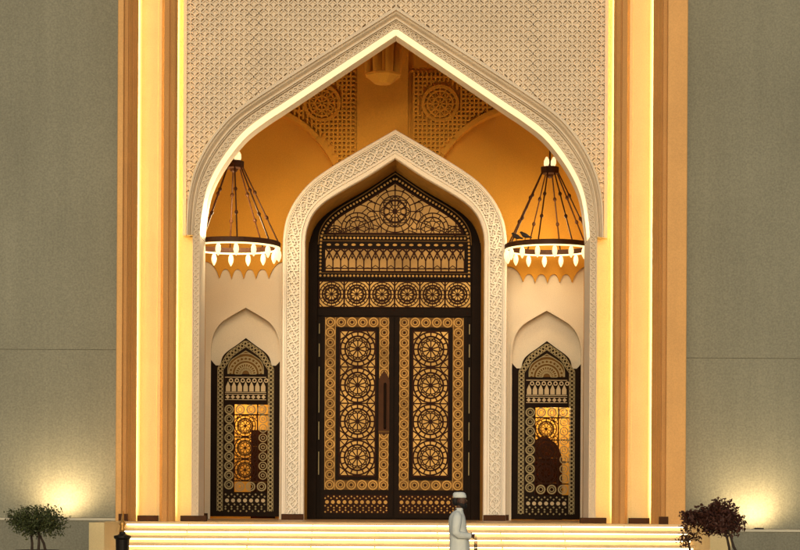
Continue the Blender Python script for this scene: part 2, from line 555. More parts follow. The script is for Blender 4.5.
# stepped arch moulding
a = MB()
secs = [(0.0, 0.45), (0.0, 0.06), (0.05, 0.04), (0.24, 0.04), (0.27, 0.07), (0.29, 0.10), (0.34, 0.10), (0.37, 0.07), (0.45, 0.08), (0.62, 0.14), (0.70, 0.17), (0.74, 0.14), (0.86, 0.14), (0.90, 0.20), (1.0, 0.20), (1.0, 0.28)]
Fw = [(p) for p in F_]
a.grid([row(world(full(lerp(A_, F_, t)), y), y) for t, y in secs])
for sx in (1, -1):
    pts = [(sx * X(lerp(A_, F_, t)[-1][0], y), y, zimp) for t, y in secs]
    a.face(pts)
a.build('arch_moulding', M['moulding_stone'], po, smooth=False)
# carved band of linked rings, continuing down the jambs
jamb = lambda P, wj: P + [(wj, 300), (wj, 400), (wj, 523.5)]
Fj, Ej = jamb(F_, F_[-1][0]), jamb(E_, 195)
a = MB()
a.grid([row(world(full(Fj), YE), YE), row(world(full(Ej), YE), YE)])
a.grid([row(world(full(Fj), YE), YE), row(world(full(Fj), 0.6), 0.6)])
a.build('ring_band', M['moulding_stone'], po)
def path_len(pts):
    return sum(math.hypot(q[0] - p[0], q[1] - p[1]) for p, q in zip(pts, pts[1:]))
mid = world(full(lerp(Fj, Ej, 0.5)), YE)
a = MB()
wb = 6.0 * S(YE)
nn = int(path_len(mid) / (wb * 0.92))
cen = resample(mid, nn)
for i, (cx, cz) in enumerate(cen):
    a.ring(cx, cz, wb * 0.36, wb * 0.2, YE - 0.035, YE, 12)
    a.disc(cx, cz, wb * 0.13, YE - 0.03, YE, 6)
for t in (0.04, 0.95):
    a.ribbon(resample(world(full(lerp(Fj, Ej, t)), YE), 220), wb * 0.14, YE - 0.04, YE)
a.build('ring_carving', M['moulding_stone'], po)
# reveal of the arch: front glows in place of LED light, plain soffit behind
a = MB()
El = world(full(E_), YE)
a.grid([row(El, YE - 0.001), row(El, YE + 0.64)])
a.build('glowing_reveal', M['led'], po, smooth=True)
a = MB()
Efull = [(-X(195, YE), FLOOR)] + El + [(X(195, YE), FLOOR)]
a.grid([row(El, YE + 0.64), row(El, YE + 1.15)])
for sx in (-1, 1):
    a.face([(sx * X(195, YE), YE, FLOOR), (sx * X(195, YE), YE + 1.15, FLOOR), (sx * X(195, YE), YE + 1.15, zimp), (sx * X(195, YE), YE, zimp)])
a.build('arch_soffit', M['white_stone'], po)
a = MB()
a.box(-X(300, 0), X(300, 0), -0.4, 8.5, TOP, TOP + 0.4)
a.build('roof_slab', M['gold_stone'], po)

# ------------------------------------------------------------------ porch behind the arch
pv = thing('porch', 'ochre vaulted porch with pale lower walls behind the great arch', 'porch', (0, 5.6, FLOOR))
YB, YW, YD = YE + 1.15, 5.6, 6.0
a = MB()      # back of the front screen
Eb = El
column_wall(a, [p[0] for p in Eb], lambda x: height_at(Eb, x) or zimp, Z(-60, 3), YB, YB + 0.02)
a.v = [(x, y, z) for x, y, z in a.v]
a.build('screen_back', M['ochre'], pv)
for sx in (-1, 1):
    a = MB()
    a.box(*sorted((sx * 4.35, sx * 4.65)), 0.5, 8.4, FLOOR - 0.3, TOP - 0.004)
    a.build('side_wall', M['ochre'], pv)
a = MB(); a.box(-4.34, 4.34, 0.47, 8.4, Z(-75, 3), Z(-75, 3) + 0.3); a.build('ceiling', M['ochre'], pv)
a = MB(); a.box(-4.34, 4.34, 1.001, 8.4, FLOOR - 0.3, FLOOR - 0.002); a.build('porch_floor', M['floor'], pv)

# inner arch profiles
OI = spline([(0, 129.5), (36.5, 150.7), (67.5, 169.6), (86.2, 184), (100.3, 201.5), (108.5, 219), (111.7, 236), (112.3, 250)], 48)
LI = spline([(0, 157.8), (27, 175.5), (55.5, 192), (72, 203), (82.5, 214.8), (88, 228.7), (89.6, 240.5), (89.6, 250)], 48)
YI = 5.0
Jf = lambda P: P + [(P[-1][0], 330), (P[-1][0], 430), (P[-1][0], 502 + (CAM_Z - FLOOR) / S(YI))]

# back wall with two arched recesses
cza, ra = Z(210, YW), 103 * S(YW)
CXS = {-1: X(-155, YW), 1: X(136.5, YW)}
doorw = world(full(lerp(OI, LI, 0.5)), YW)
xdoor = X(100.9, YW)
def zb_main(x):
    ax = abs(x)
    zs_ = []
    if ax < xdoor:
        h = height_at(doorw, x)
        zs_.append(h if h else FLOOR)
    for cx_ in CXS.values():
        if abs(x - cx_) < ra:
            zs_.append(cza + math.sqrt(max(0, ra * ra - (x - cx_) ** 2)))
    return max(zs_) if zs_ else FLOOR
xs = sorted(set([round(v, 5) for v in frange(-4.35, 4.35, 140)] + [round(CXS[s] + ra * math.cos(t), 5) for s in (-1, 1) for t in frange(0, math.pi, 40)]))
xs = [x for x in xs if -4.351 < x < 4.351]
a = MB()
column_wall(a, xs, zb_main, Z(-75, 3), YW, YW + 0.36)
a.build('arcaded_wall', M['ochre'], pv)
for sx in (-1, 1):      # thin moulding round each recess
    a = MB()
    arc = [(CXS[sx] + sx * ((ra + 0.05) * math.cos(t)), cza + (ra + 0.05) * math.sin(t)) for t in frange(0.02, math.pi - 0.75, 50)]
    a.ribbon(arc, 0.11, YW - 0.10, YW)
    a.build('recess_moulding', M['ochre'], pv)
# spandrel lattice + roundels
for sx in (-1, 1):
    rx, rz, rr = X(-73.5 if sx < 0 else 44.5, YW), Z(104, YW), 17.2 * S(YW)
    ztop = Z(72, YW)
    xin, xout = X(40 if sx < 0 else 14, YW), X(135, YW)
    R2 = 4.3 * S(YW)
    ok = lambda x, z: (math.hypot(x - rx, z - rz) > rr + R2 * 0.6 and math.hypot(x - CXS[sx], z - cza) > ra + 0.09 and z < ztop - R2 and z > (height_at(doorw, x) or 0) + 1.2 * R2 and z - R2 > (height_at(doorw, x + R2) or 0) and z - R2 > (height_at(doorw, x) or 0))
    x0 = xin + R2 if sx > 0 else -xout
    x1 = xout if sx > 0 else -xin - R2
    a = MB()
    gx, gz = int((x1 - x0) / R2), int((ztop - Z(185, YW)) / R2)
    for i in range(gx + 1):
        for j in range(gz + 1):
            px_, pz_ = x0 + i * R2, ztop - R2 * (j + 0.3)
            if not ok(px_, pz_ - R2):
                continue
            if ok(px_ + R2, pz_):
                a.ribbon([(px_, pz_), (px_ + R2, pz_)], R2 * 0.42, YW - 0.09, YW)
            if ok(px_, pz_ - R2):
                a.ribbon([(px_, pz_), (px_, pz_ - R2)], R2 * 0.42, YW - 0.09, YW)
            if (i + j) % 2 == 0:
                a.ribbon([(px_, pz_), (px_ + R2, pz_ - R2)], R2 * 0.18, YW - 0.05, YW)
    a.build('spandrel_lattice', M['ochre'], pv)
    a = MB()
    a.ribbon([(sx * xin, Z(158, YW)), (sx * xin, ztop), (sx * xout, ztop)], 0.05, YW - 0.05, YW)
    a.build('spandrel_fillet', M['ochre'], pv)
    a = MB()
    a.ring(rx, rz, rr, 0.075, YW - 0.08, YW, 40)
    a.ring(rx, rz, rr * 0.74, 0.04, YW - 0.06, YW, 32)
    a.ring(rx, rz, rr * 0.40, 0.04, YW - 0.06, YW, 24)
    for k in range(16):
        t = 2 * math.pi * k / 16
        a.ribbon([(rx + rr * 0.74 * math.cos(t), rz + rr * 0.74 * math.sin(t)), (rx + rr * math.cos(t), rz + rr * math.sin(t))], 0.035, YW - 0.055, YW)
    for k in range(8):
        t = 2 * math.pi * k / 8
        a.ribbon([(rx + 0.02 * math.cos(t), rz + 0.02 * math.sin(t)), (rx + rr * 0.74 * math.cos(t), rz + rr * 0.74 * math.sin(t))], 0.035, YW - 0.055, YW)
        t2 = t + math.pi / 8
        a.ribbon([(rx + rr * 0.40 * math.cos(t), rz + rr * 0.40 * math.sin(t)), (rx + rr * 0.72 * math.cos(t2), rz + rr * 0.72 * math.sin(t2)), (rx + rr * 0.40 * math.cos(t + math.pi / 4), rz + rr * 0.40 * math.sin(t + math.pi / 4))], 0.03, YW - 0.05, YW)
    a.build('roundel', M['ochre'], pv)
a = MB(); a.box(X(-38.5, YW), X(12.5, YW), YW - 0.10, YW - 0.001, Z(153, YW), Z(-75, 3)); a.build('central_pier', M['ochre'], pv)

# recess walls: ochre above with a scalloped edge, pale dado below with a niche for each side door
for sx, nc, tips, napex in ((-1, 245.0, (219.7, 231.8, 243.9, 256.0, 269.1), 306.5), (1, 546.0, (522.9, 535.0, 547.4, 559.5, 572.0), 309.5)):
    zt_s, zt_t = U(nc, 269.5 if sx < 0 else 274.5, YD)[2], U(nc, 280 if sx < 0 else 283.5, YD)[2]
    tx = [U(p, 275, YD)[0] for p in tips]
    zhi = U(nc, 262 if sx < 0 else 267, YD)[2]
    def zsc(x):
        if x <= tx[0] or x >= tx[-1]:
            d = (tx[0] - x) if x <= tx[0] else (x - tx[-1])
            f = min(1, d / (15 * S(YD)))
            return zt_t + (zhi - zt_t) * (1 - (1 - f) ** 2.2) ** 0.75
        for p, q in zip(tx, tx[1:]):
            if p <= x <= q:
                f = abs((x - (p + q) / 2) / ((q - p) / 2))
                return zt_s + (zt_t - zt_s) * (f ** 2.6)
    lo, hi = X(99, YD), 4.36
    xs2 = sorted(frange(sx * lo, sx * hi, 30) + frange(tx[0] - 0.36, tx[-1] + 0.36, 110))
    a = MB()
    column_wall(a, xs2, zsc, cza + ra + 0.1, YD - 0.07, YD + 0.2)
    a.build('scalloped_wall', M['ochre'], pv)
    # niche
    ncx = U(nc, 440, YD)[0]
    dz = 0 if sx < 0 else 3.0
    NP = spline([(0, 306.5 + dz), (14, 314.5 + dz), (25, 322 + dz), (32, 332 + dz), (35.2, 345 + dz), (35.6, 360 + dz)], 24)
    off = U(nc, napex, YD)[2] - Z(306.5 + dz, YD)
    npw = [(ncx + a_, b_ + off) for a_, b_ in world(full(NP), YD)]
    hw = X(35.6, YD)
    def zn(x):
        if abs(x - ncx) < hw - 1e-4:
            return height_at(npw, x) or FLOOR
        return FLOOR
    xs3 = sorted([sx * lo, sx * hi] + [p[0] for p in npw])
    a = MB()
    xs3 = [xs3[0], ncx - hw] + [p[0] for p in npw if abs(p[0] - ncx) < hw - 0.002] + [ncx + hw, xs3[-1]]
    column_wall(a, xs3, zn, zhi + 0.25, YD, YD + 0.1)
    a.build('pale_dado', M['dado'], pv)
    a = MB()
    jl = [(ncx - hw, FLOOR)] + npw + [(ncx + hw, FLOOR)]
    a.grid([row(jl, YD), row(jl, YD + 0.32)])
    zdt = zhi + 0.25
    a.prism([(ncx - hw, npw[0][1] - 0.4)] + [(p[0], p[1]) for p in npw] + [(ncx + hw, npw[0][1] - 0.4)], YD + 0.315, YD + 0.33)
    a.build('door_niche', M['dado'], pv)
    a = MB()
    rim = [(p[0], p[1]) for p in jl]
    a.ribbon(rim, 0.05, YD - 0.022, YD)
    a.build('niche_rim', M['dado'], pv)
    a = MB()
    a.box(*sorted((sx * lo, ncx - sx * (hw + 0.03))), YD - 0.05, YD, FLOOR, FLOOR + 0.13)
    a.build('skirting', M['plinth'], pv)
    a = MB()
    a.box(*sorted((sx * hi, ncx + sx * (hw + 0.03))), YD - 0.05, YD, FLOOR, FLOOR + 0.13)
    a.build('skirting', M['plinth'], pv)
a = MB()
iw = world(full(lerp(OI, LI, 0.5)), YD)
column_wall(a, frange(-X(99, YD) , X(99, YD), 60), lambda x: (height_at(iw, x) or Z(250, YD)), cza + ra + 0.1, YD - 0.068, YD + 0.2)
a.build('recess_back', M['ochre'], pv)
# pendant corbel
pc = U(383, 84, 3.2)
a = MB()
prof = [(0.17, pc[2]), (0.20, pc[2] + 0.015), (0.36, pc[2] + 0.15), (0.40, pc[2] + 0.165), (0.40, pc[2] + 0.21), (0.36, pc[2] + 0.23)]
pn = thing('hanging_corbel', 'fluted ochre corbel hanging under the porch vault above the door arch', 'corbel', pc)
a.lathe(prof, pc[0], pc[1], 8, R(22.5)); a.build('octagonal_base', M['ochre'], pn)
a = MB()
for k in range(8):
    t = 2 * math.pi * k / 8 + R(22.5)
    a.tube([(pc[0] + 0.32 * math.cos(t), pc[1] + 0.32 * math.sin(t), pc[2] + 0.22), (pc[0] + 0.345 * math.cos(t), pc[1] + 0.345 * math.sin(t), pc[2] + 1.0), (pc[0] + 0.62 * math.cos(t), pc[1] + 0.62 * math.sin(t), Z(-75, 3) - 0.01)], [0.10, 0.115, 0.26], 10)
a.build('fluted_shaft', M['ochre'], pn, smooth=True)

# ------------------------------------------------------------------ white carved door arch
da = thing('door_arch', 'white stone keel arch carved with scrollwork around the main door', 'archway', (0, YI, FLOOR))
OJ, LJ = Jf(OI), Jf(LI)
a = MB()
secs = [(0.0, YW), (0.0, YI), (0.02, YI - 0.03), (0.11, YI - 0.03), (0.13, YI), (0.17, YI), (0.19, YI + 0.08)]
a.grid([row(world(full(lerp(OJ, LJ, t)), y if t > 0 else YI), y) for t, y in secs])
a.build('outer_rim', M['white_stone'], da)
a = MB(); a.grid([row(world(full(lerp(OJ, LJ, t)), YI), YI + 0.08) for t in (0.18, 0.79)]); a.build('carved_ground', M['white_stone'], da)
a = MB()
secs = [(0.78, YI + 0.08), (0.78, YI - 0.01), (0.82, YI - 0.01), (0.84, YI + 0.03), (0.97, YI + 0.06), (1.0, YI + 0.10), (1.0, YI + 0.24)]
a.grid([row(world(full(lerp(OJ, LJ, t)), YI), y) for t, y in secs])
a.build('inner_lip', M['white_stone'], da)
# scrollwork
lo_, hi_ = world(full(lerp(OJ, LJ, 0.21)), YI), world(full(lerp(OJ, LJ, 0.76)), YI)
nS = 1200
lo_, hi_ = resample(lo_, nS), resample(hi_, nS)
plen = (path_len(lo_) + path_len(hi_)) / 2
bw = math.hypot(lo_[0][0] - hi_[0][0], lo_[0][1] - hi_[0][1])
def st2w(s, t):
    f = min(max(s / plen, 0), 1) * (nS - 1)
    i = min(int(f), nS - 2)
    f -= i
    p = (lo_[i][0] * (1 - f) + lo_[i + 1][0] * f, lo_[i][1] * (1 - f) + lo_[i + 1][1] * f)
    q = (hi_[i][0] * (1 - f) + hi_[i + 1][0] * f, hi_[i][1] * (1 - f) + hi_[i + 1][1] * f)
    return (p[0] + (q[0] - p[0]) * t, p[1] + (q[1] - p[1]) * t)
a = MB()
per = bw * 0.95
nper = int(plen / per) // 2 * 2
per = plen / nper
wr = bw * 0.10
zf_, zb_ = YI - 0.005, YI + 0.08
for sgn in (1, -1):
    pts = [st2w(per * k / 12, 0.5 + sgn * 0.36 * math.sin(math.pi * k / 12)) for k in range(nper * 12 + 1)]
    a.ribbon(pts, wr, zf_, zb_)
for i in range(nper):
    s0 = per * (i + 0.5)
    sg = 1 if i % 2 else -1
    for sgn in (1, -1):                       # paired spirals in every loop of the vine
        sp = []
        for k in range(18):
            th = k / 17 * 2.3 * math.pi
            rr_ = bw * 0.19 * (1 - 0.80 * k / 17)
            sp.append(st2w(s0 + sgn * bw * 0.17 + sg * rr_ * math.cos(th) * sgn, 0.5 + rr_ * math.sin(th) / bw * sgn))
        a.ribbon(sp, wr * 0.75, zf_ + 0.006, zb_)
    for t in (0.10, 0.90):                    # trefoil leaves against the rims, at the crossings
        for ds, dt in ((0, 0), (-0.13, -0.07), (0.13, -0.07)):
            tt = t + (dt if t < 0.5 else -dt) * -1
            cx, cz = st2w(per * i + ds * bw, tt)
            a.disc(cx, cz, bw * 0.062, zf_ + 0.004, zb_, 7)
            if t < 0.5:
                cx, cz = st2w(s0 + ds * bw * 1.5, 0.06)
                a.disc(cx, cz, bw * 0.045, zf_ + 0.004, zb_, 6)
                cx, cz = st2w(s0 + ds * bw * 1.5, 0.94)
                a.disc(cx, cz, bw * 0.045, zf_ + 0.004, zb_, 6)
for t in (0.0, 1.0):
    a.ribbon([st2w(plen * k / 400, t) for k in range(401)], wr * 0.7, zf_, zb_)
a.build('scroll_carving', M['white_stone'], da)
a = MB()
YDR = 6.8
Lw = world(full(LJ), YI)
a.grid([row(Lw, YI + 0.24), row(Lw, YDR + 0.3)])
a.build('gilded_reveal', M['gold_clad'], da)
for sx in (-1, 1):
    a = MB()
    a.box(*sorted((sx * X(89.8, YI), sx * X(112, YI))), YI - 0.06, YI - 0.032, FLOOR, FLOOR + 0.13)
    a.build('foot_block', M['plinth'], da)

# ------------------------------------------------------------------ ornament motifs (pixel-sized, in a vertical plane)
class Panel:
    """maps photo pixels to metres on the plane y, about a centre line"""
    def __init__(self, y, cx=394.2, ox=0.0):
        self.y, self.cx, self.ox = y, cx, ox
    def p(self, px, py):
        return (self.ox + (px - self.cx) * S(self.y), Z(py, self.y))
    def d(self, v):
        return v * S(self.y)
def arcpts(cx, cy, r, a0=0, a1=360, n=24):
    return [(cx + r * math.cos(R(a0 + (a1 - a0) * i / n)), cy + r * math.sin(R(a0 + (a1 - a0) * i / n))) for i in range(n + 1)]
def line(mb, pn, pts, wd, lift=0.02, clip=None):
    yf, yb = pn.y - lift, pn.y
    if clip:
        run = []
        dense = []
        for p, q in zip(pts, pts[1:]):
            m = max(1, int(math.hypot(q[0] - p[0], q[1] - p[1]) / 1.5))
            dense += [(p[0] + (q[0] - p[0]) * k / m, p[1] + (q[1] - p[1]) * k / m) for k in range(m)]
        dense.append(pts[-1])
        for p in dense + [None]:
            if p is not None and clip(*p):
                run.append(p)
            else:
                if len(run) > 1:
                    mb.ribbon([pn.p(*r) for r in run], pn.d(wd), yf, yb)
                run = []
        return
    mb.ribbon([pn.p(*r) for r in pts], pn.d(wd), yf, yb)
def rosette(mb, pn, cx, cy, r, wd=1.2, n=12, clip=None, lift=0.035, petals=True):
    line(mb, pn, arcpts(cx, cy, r, n=36), wd, lift, clip)
    line(mb, pn, arcpts(cx, cy, r * 0.74, n=36), wd * 1.15, lift, clip)
    for k in range(n):
        t = 2 * math.pi * k / n
        c, s = math.cos(t), math.sin(t)
        line(mb, pn, [(cx + r * 0.74 * c, cy + r * 0.74 * s), (cx + r * c, cy + r * s)], wd * 0.9, lift, clip)
    m = n * 2 // 3 if n > 8 else n
    zig = []
    for k in range(2 * m + 1):
        t = math.pi * k / m
        q = r * (0.72 if k % 2 == 0 else 0.46)
        zig.append((cx + q * math.cos(t), cy + q * math.sin(t)))
    line(mb, pn, zig, wd * 0.75, lift, clip)
    if petals:
        line(mb, pn, arcpts(cx, cy, r * 0.50, n=28), wd * 0.7, lift, clip)
        for k in range(m):
            t = 2 * math.pi * (k + 0.5) / m
            line(mb, pn, [(cx + r * 0.1 * math.cos(t), cy + r * 0.1 * math.sin(t)), (cx + r * 0.5 * math.cos(t), cy + r * 0.5 * math.sin(t))], wd * 0.8, lift, clip)
        x_, z_ = pn.p(cx, cy)
        mb.disc(x_, z_, pn.d(r * 0.13), pn.y - lift, pn.y, 10)
def ringdots(mb, dots, pn, centres, r):
    for c in centres:
        x_, z_ = pn.p(*c)
        mb.ring(x_, z_, pn.d(r), pn.d(1.35), pn.y - 0.014, pn.y, 16)
        mb.ring(x_, z_, pn.d(r * 0.52), pn.d(0.8), pn.y - 0.012, pn.y, 12)
        dots.disc(x_, z_, pn.d(r * 0.24), pn.y - 0.016, pn.y, 8)
def pt_box(mb, pn, x0, x1, y0, y1, yf, yb):
    a_, b_ = pn.p(x0, y1), pn.p(x1, y0)
    mb.box(a_[0], b_[0], yf, yb, a_[1], b_[1])
def along(pts, step):
    n = max(2, int(path_len(pts) / step) + 1)
    return resample(pts, n)

# ------------------------------------------------------------------ main door
md = thing('main_door', 'tall double door of dark bronze with gilt rosette panels inside the white arch', 'door', (0, YDR, FLOOR))
PB = Panel(YDR)
cen = 394.2
# arched transom
TO = spline([(0, 173.5), (31, 194.3), (55, 208.5), (68.3, 220), (75, 232), (76.6, 245)], 30)
LU = spline([(0, 183), (28, 200.5), (50, 213.5), (62, 223), (68.5, 233.8)], 24)
def off(P, cx=cen):
    return [(cx - a_, b_) for a_, b_ in P[::-1]] + [(cx + a_, b_) for a_, b_ in P[1:]]
a = MB()
outl = [PB.p(*q) for q in off(TO)]
big = world(full(LJ), YDR)
a.box(-X(88, YDR), X(88, YDR), YDR + 0.05, YDR + 0.25, FLOOR - 0.1, Z(150, YDR))
a.build('backing_frame', M['bronze'], md)
a = MB()
for sx in (-1, 1):
    a.box(*sorted((sx * X(77.3, YDR), sx * X(90, YDR))), YDR - 0.12, YDR + 0.05, FLOOR, Z(243, YDR))
a.build('door_frame', M['bronze'], md)
tr = MB()
tr.prism([PB.p(cen - 76.6, 279)] + outl + [PB.p(cen + 76.6, 279)], YDR, YDR + 0.05)
tro = tr.build('transom', M['bronze'], md)
PT = Panel(YDR)
a = MB()
a.prism([PB.p(*q) for q in off(LU)], YDR - 0.006, YDR - 0.001)
a.build('lunette_panel', M['amber_dim'], tro)
PL_ = Panel(YDR - 0.006)
lpoly = off(LU)
lclip = lambda px, py: inside([(x, -y) for x, y in lpoly], px, -py)
a = MB()
rosette(a, PL_, cen, 211.5, 21, 0.9, 16, lclip)
line(a, PL_, arcpts(cen, 211.5, 11.5, n=30), 1.0, 0.02, lclip)
for k in range(8):
    t = 2 * math.pi * k / 8
    line(a, PL_, arcpts(cen + 10 * math.cos(t), 211.5 + 10 * math.sin(t), 4.4, n=14), 0.9, 0.02, lclip)
    line(a, PL_, [(cen, 211.5), (cen + 75 * math.cos(t + R(22.5)), 211.5 + 75 * math.sin(t + R(22.5)))], 0.9, 0.02, lambda px, py: lclip(px, py) and math.hypot(px - cen, py - 211.5) > 20)
for sx in (-1, 1):
    rosette(a, PL_, cen + sx * 37.5, 229, 16, 1.0, 12, lclip)
    line(a, PL_, arcpts(cen + sx * 37.5, 229, 24, n=40), 0.9, 0.02, lclip)
    rosette(a, PL_, cen + sx * 60, 236, 10, 0.9, 12, lclip)
line(a, PL_, [(cen, 183), (cen, 234)], 1.2, 0.022, lclip)
for sx in (-1, 1):
    for rr_ in (31, 38):
        line(a, PL_, arcpts(cen + sx * 37.5, 229, rr_, n=50), 0.8, 0.02, lambda px, py: lclip(px, py) and math.hypot(px - cen, py - 211.5) > 21)
    for k in range(12):
        t = 2 * math.pi * (k + 0.5) / 12
        line(a, PL_, [(cen + sx * 37.5 + 16 * math.cos(t), 229 + 16 * math.sin(t)), (cen + sx * 37.5 + 24 * math.cos(t + .2), 229 + 24 * math.sin(t + .2))], 0.8, 0.02, lclip)
for k in range(16):
    t = 2 * math.pi * (k + 0.5) / 16
    line(a, PL_, arcpts(cen + 24 * math.cos(t), 211.5 + 24 * math.sin(t), 4.6, n=12), 0.8, 0.02, lambda px, py: lclip(px, py) and math.hypot(px - cen, py - 211.5) > 20.5)

line(a, PL_, off(LU), 1.6, 0.03)
line(a, PL_, [(cen - 68.5, 233.8), (cen + 68.5, 233.8)], 1.6, 0.03)
a.build('lunette_tracery', M['bronze_rail'], tro)
# bead borders
a = MB()
edge = lerp(TO, spline([(0, 183), (28, 200.5), (50, 213.5), (62, 223), (70, 235), (71.6, 245)], 30), 0.5)
path = off(edge + [(74.3, 262), (74.3, 276)])
for q in along(path, 3.6):
    x_, z_ = PB.p(*q)
    a.disc(x_, z_, PB.d(1.2), YDR - 0.012, YDR, 6)
for yy in (238.2, 276):
    for q in along([(cen - 70, yy), (cen + 70, yy)], 3.6):
        x_, z_ = PB.p(*q)
        a.disc(x_, z_, PB.d(1.2), YDR - 0.012, YDR, 6)
for q in along([(cen - 66, 245), (cen + 66, 245)], 7.9):
    x_, z_ = PB.p(*q)
    a.disc(x_, z_, PB.d(2.3), YDR - 0.012, YDR, 8, PB.d(1.2))
a.build('bead_border', M['gold_line'], tro)
a = MB()
for q0, q1 in (((-76, 241.2), (76, 241.2)), ((-76, 235.4), (76, 235.4)), ((-76, 273.2), (76, 273.2))):
    line(a, PB, [(cen + q0[0], q0[1]), (cen + q1[0], q1[1])], 0.7, 0.015)
line(a, PB, off(TO), 0.8, 0.018)
a.build('transom_fillet', M['gold_deep'], tro)
# palmette frieze
a = MB(); pt_box(a, PB, cen - 69.5, cen + 69.5, 249, 271.5, YDR - 0.006, YDR - 0.001)
a.build('palmette_panel', M['amber_dim'], tro)
a = MB()
pu = 139 / 18
for k in range(19):
    xk = cen - 69.5 + k * pu
    line(a, PL_, [(xk, 271.5), (xk, 261), (xk - pu * 0.18, 257), (xk - pu / 2, 252.5)] if k else [(xk, 271.5), (xk, 261)], 1.25)
    if k < 18:
        line(a, PL_, [(xk, 271.5), (xk, 261), (xk + pu * 0.18, 257), (xk + pu / 2, 252.5)], 1.25)
        line(a, PL_, [(xk + pu / 2, 249), (xk + pu / 2, 258.5)], 0.8)
        line(a, PL_, [(xk + pu / 2, 259), (xk + pu * .27, 255.5), (xk + pu / 2, 251)], 0.7)
        line(a, PL_, [(xk + pu / 2, 259), (xk + pu * .73, 255.5), (xk + pu / 2, 251)], 0.7)
        for sg in (0, 1):
            line(a, PL_, [(xk + sg * pu, 249), (xk + sg * pu + (0.5 - sg) * pu * 0.95, 252.5)], 1.5)
        line(a, PL_, [(xk, 268.5), (xk + pu / 2, 265.5 + 2.5 * (k % 2)), (xk + pu, 268.5)], 0.7)
for yy in (249, 268.7, 271.5):
    line(a, PL_, [(cen - 69.5, yy), (cen + 69.5, yy)], 1.0)
a.build('palmette_tracery', M['bronze_rail'], tro)
# rosette row
a = MB(); pt_box(a, PB, cen - 76.3, cen + 76.3, 279.4, 316, YDR - 0.002, YDR + 0.05)
rrow = a.build('rosette_rail', M['bronze'], md)
a = MB(); pt_box(a, PB, cen - 75.6, cen + 75.6, 281.5, 307.6, YDR - 0.008, YDR - 0.003)
a.build('rosette_panel', M['amber'], rrow)
PR = Panel(YDR - 0.008)
a = MB()
for k in range(6):
    cx = cen - 75.6 + 25.2 * (k + 0.5)
    rosette(a, PR, cx, 294.5, 12.0, 0.95, 16)
    rosette(a, PR, cx, 294.5, 9.6, 0.6, 16, petals=False)
    line(a, PR, arcpts(cx, 294.5, 6.2, n=20), 0.8)
    line(a, PR, [(cx - 12.6, 281.5), (cx - 12.6, 307.6)], 1.6)
    for qx in (-1, 1):
        for qy in (-1, 1):
            line(a, PR, [(cx + qx * 12.6, 294.5 + qy * 8.5), (cx + qx * 8.5, 294.5 + qy * 13)], 1.0)
line(a, PR, [(cen - 75.6, 281.7), (cen + 75.6, 281.7)], 0.9)
line(a, PR, [(cen - 75.6, 307.4), (cen + 75.6, 307.4)], 0.9)
a.build('rosette_tracery', M['bronze_rail'], rrow)
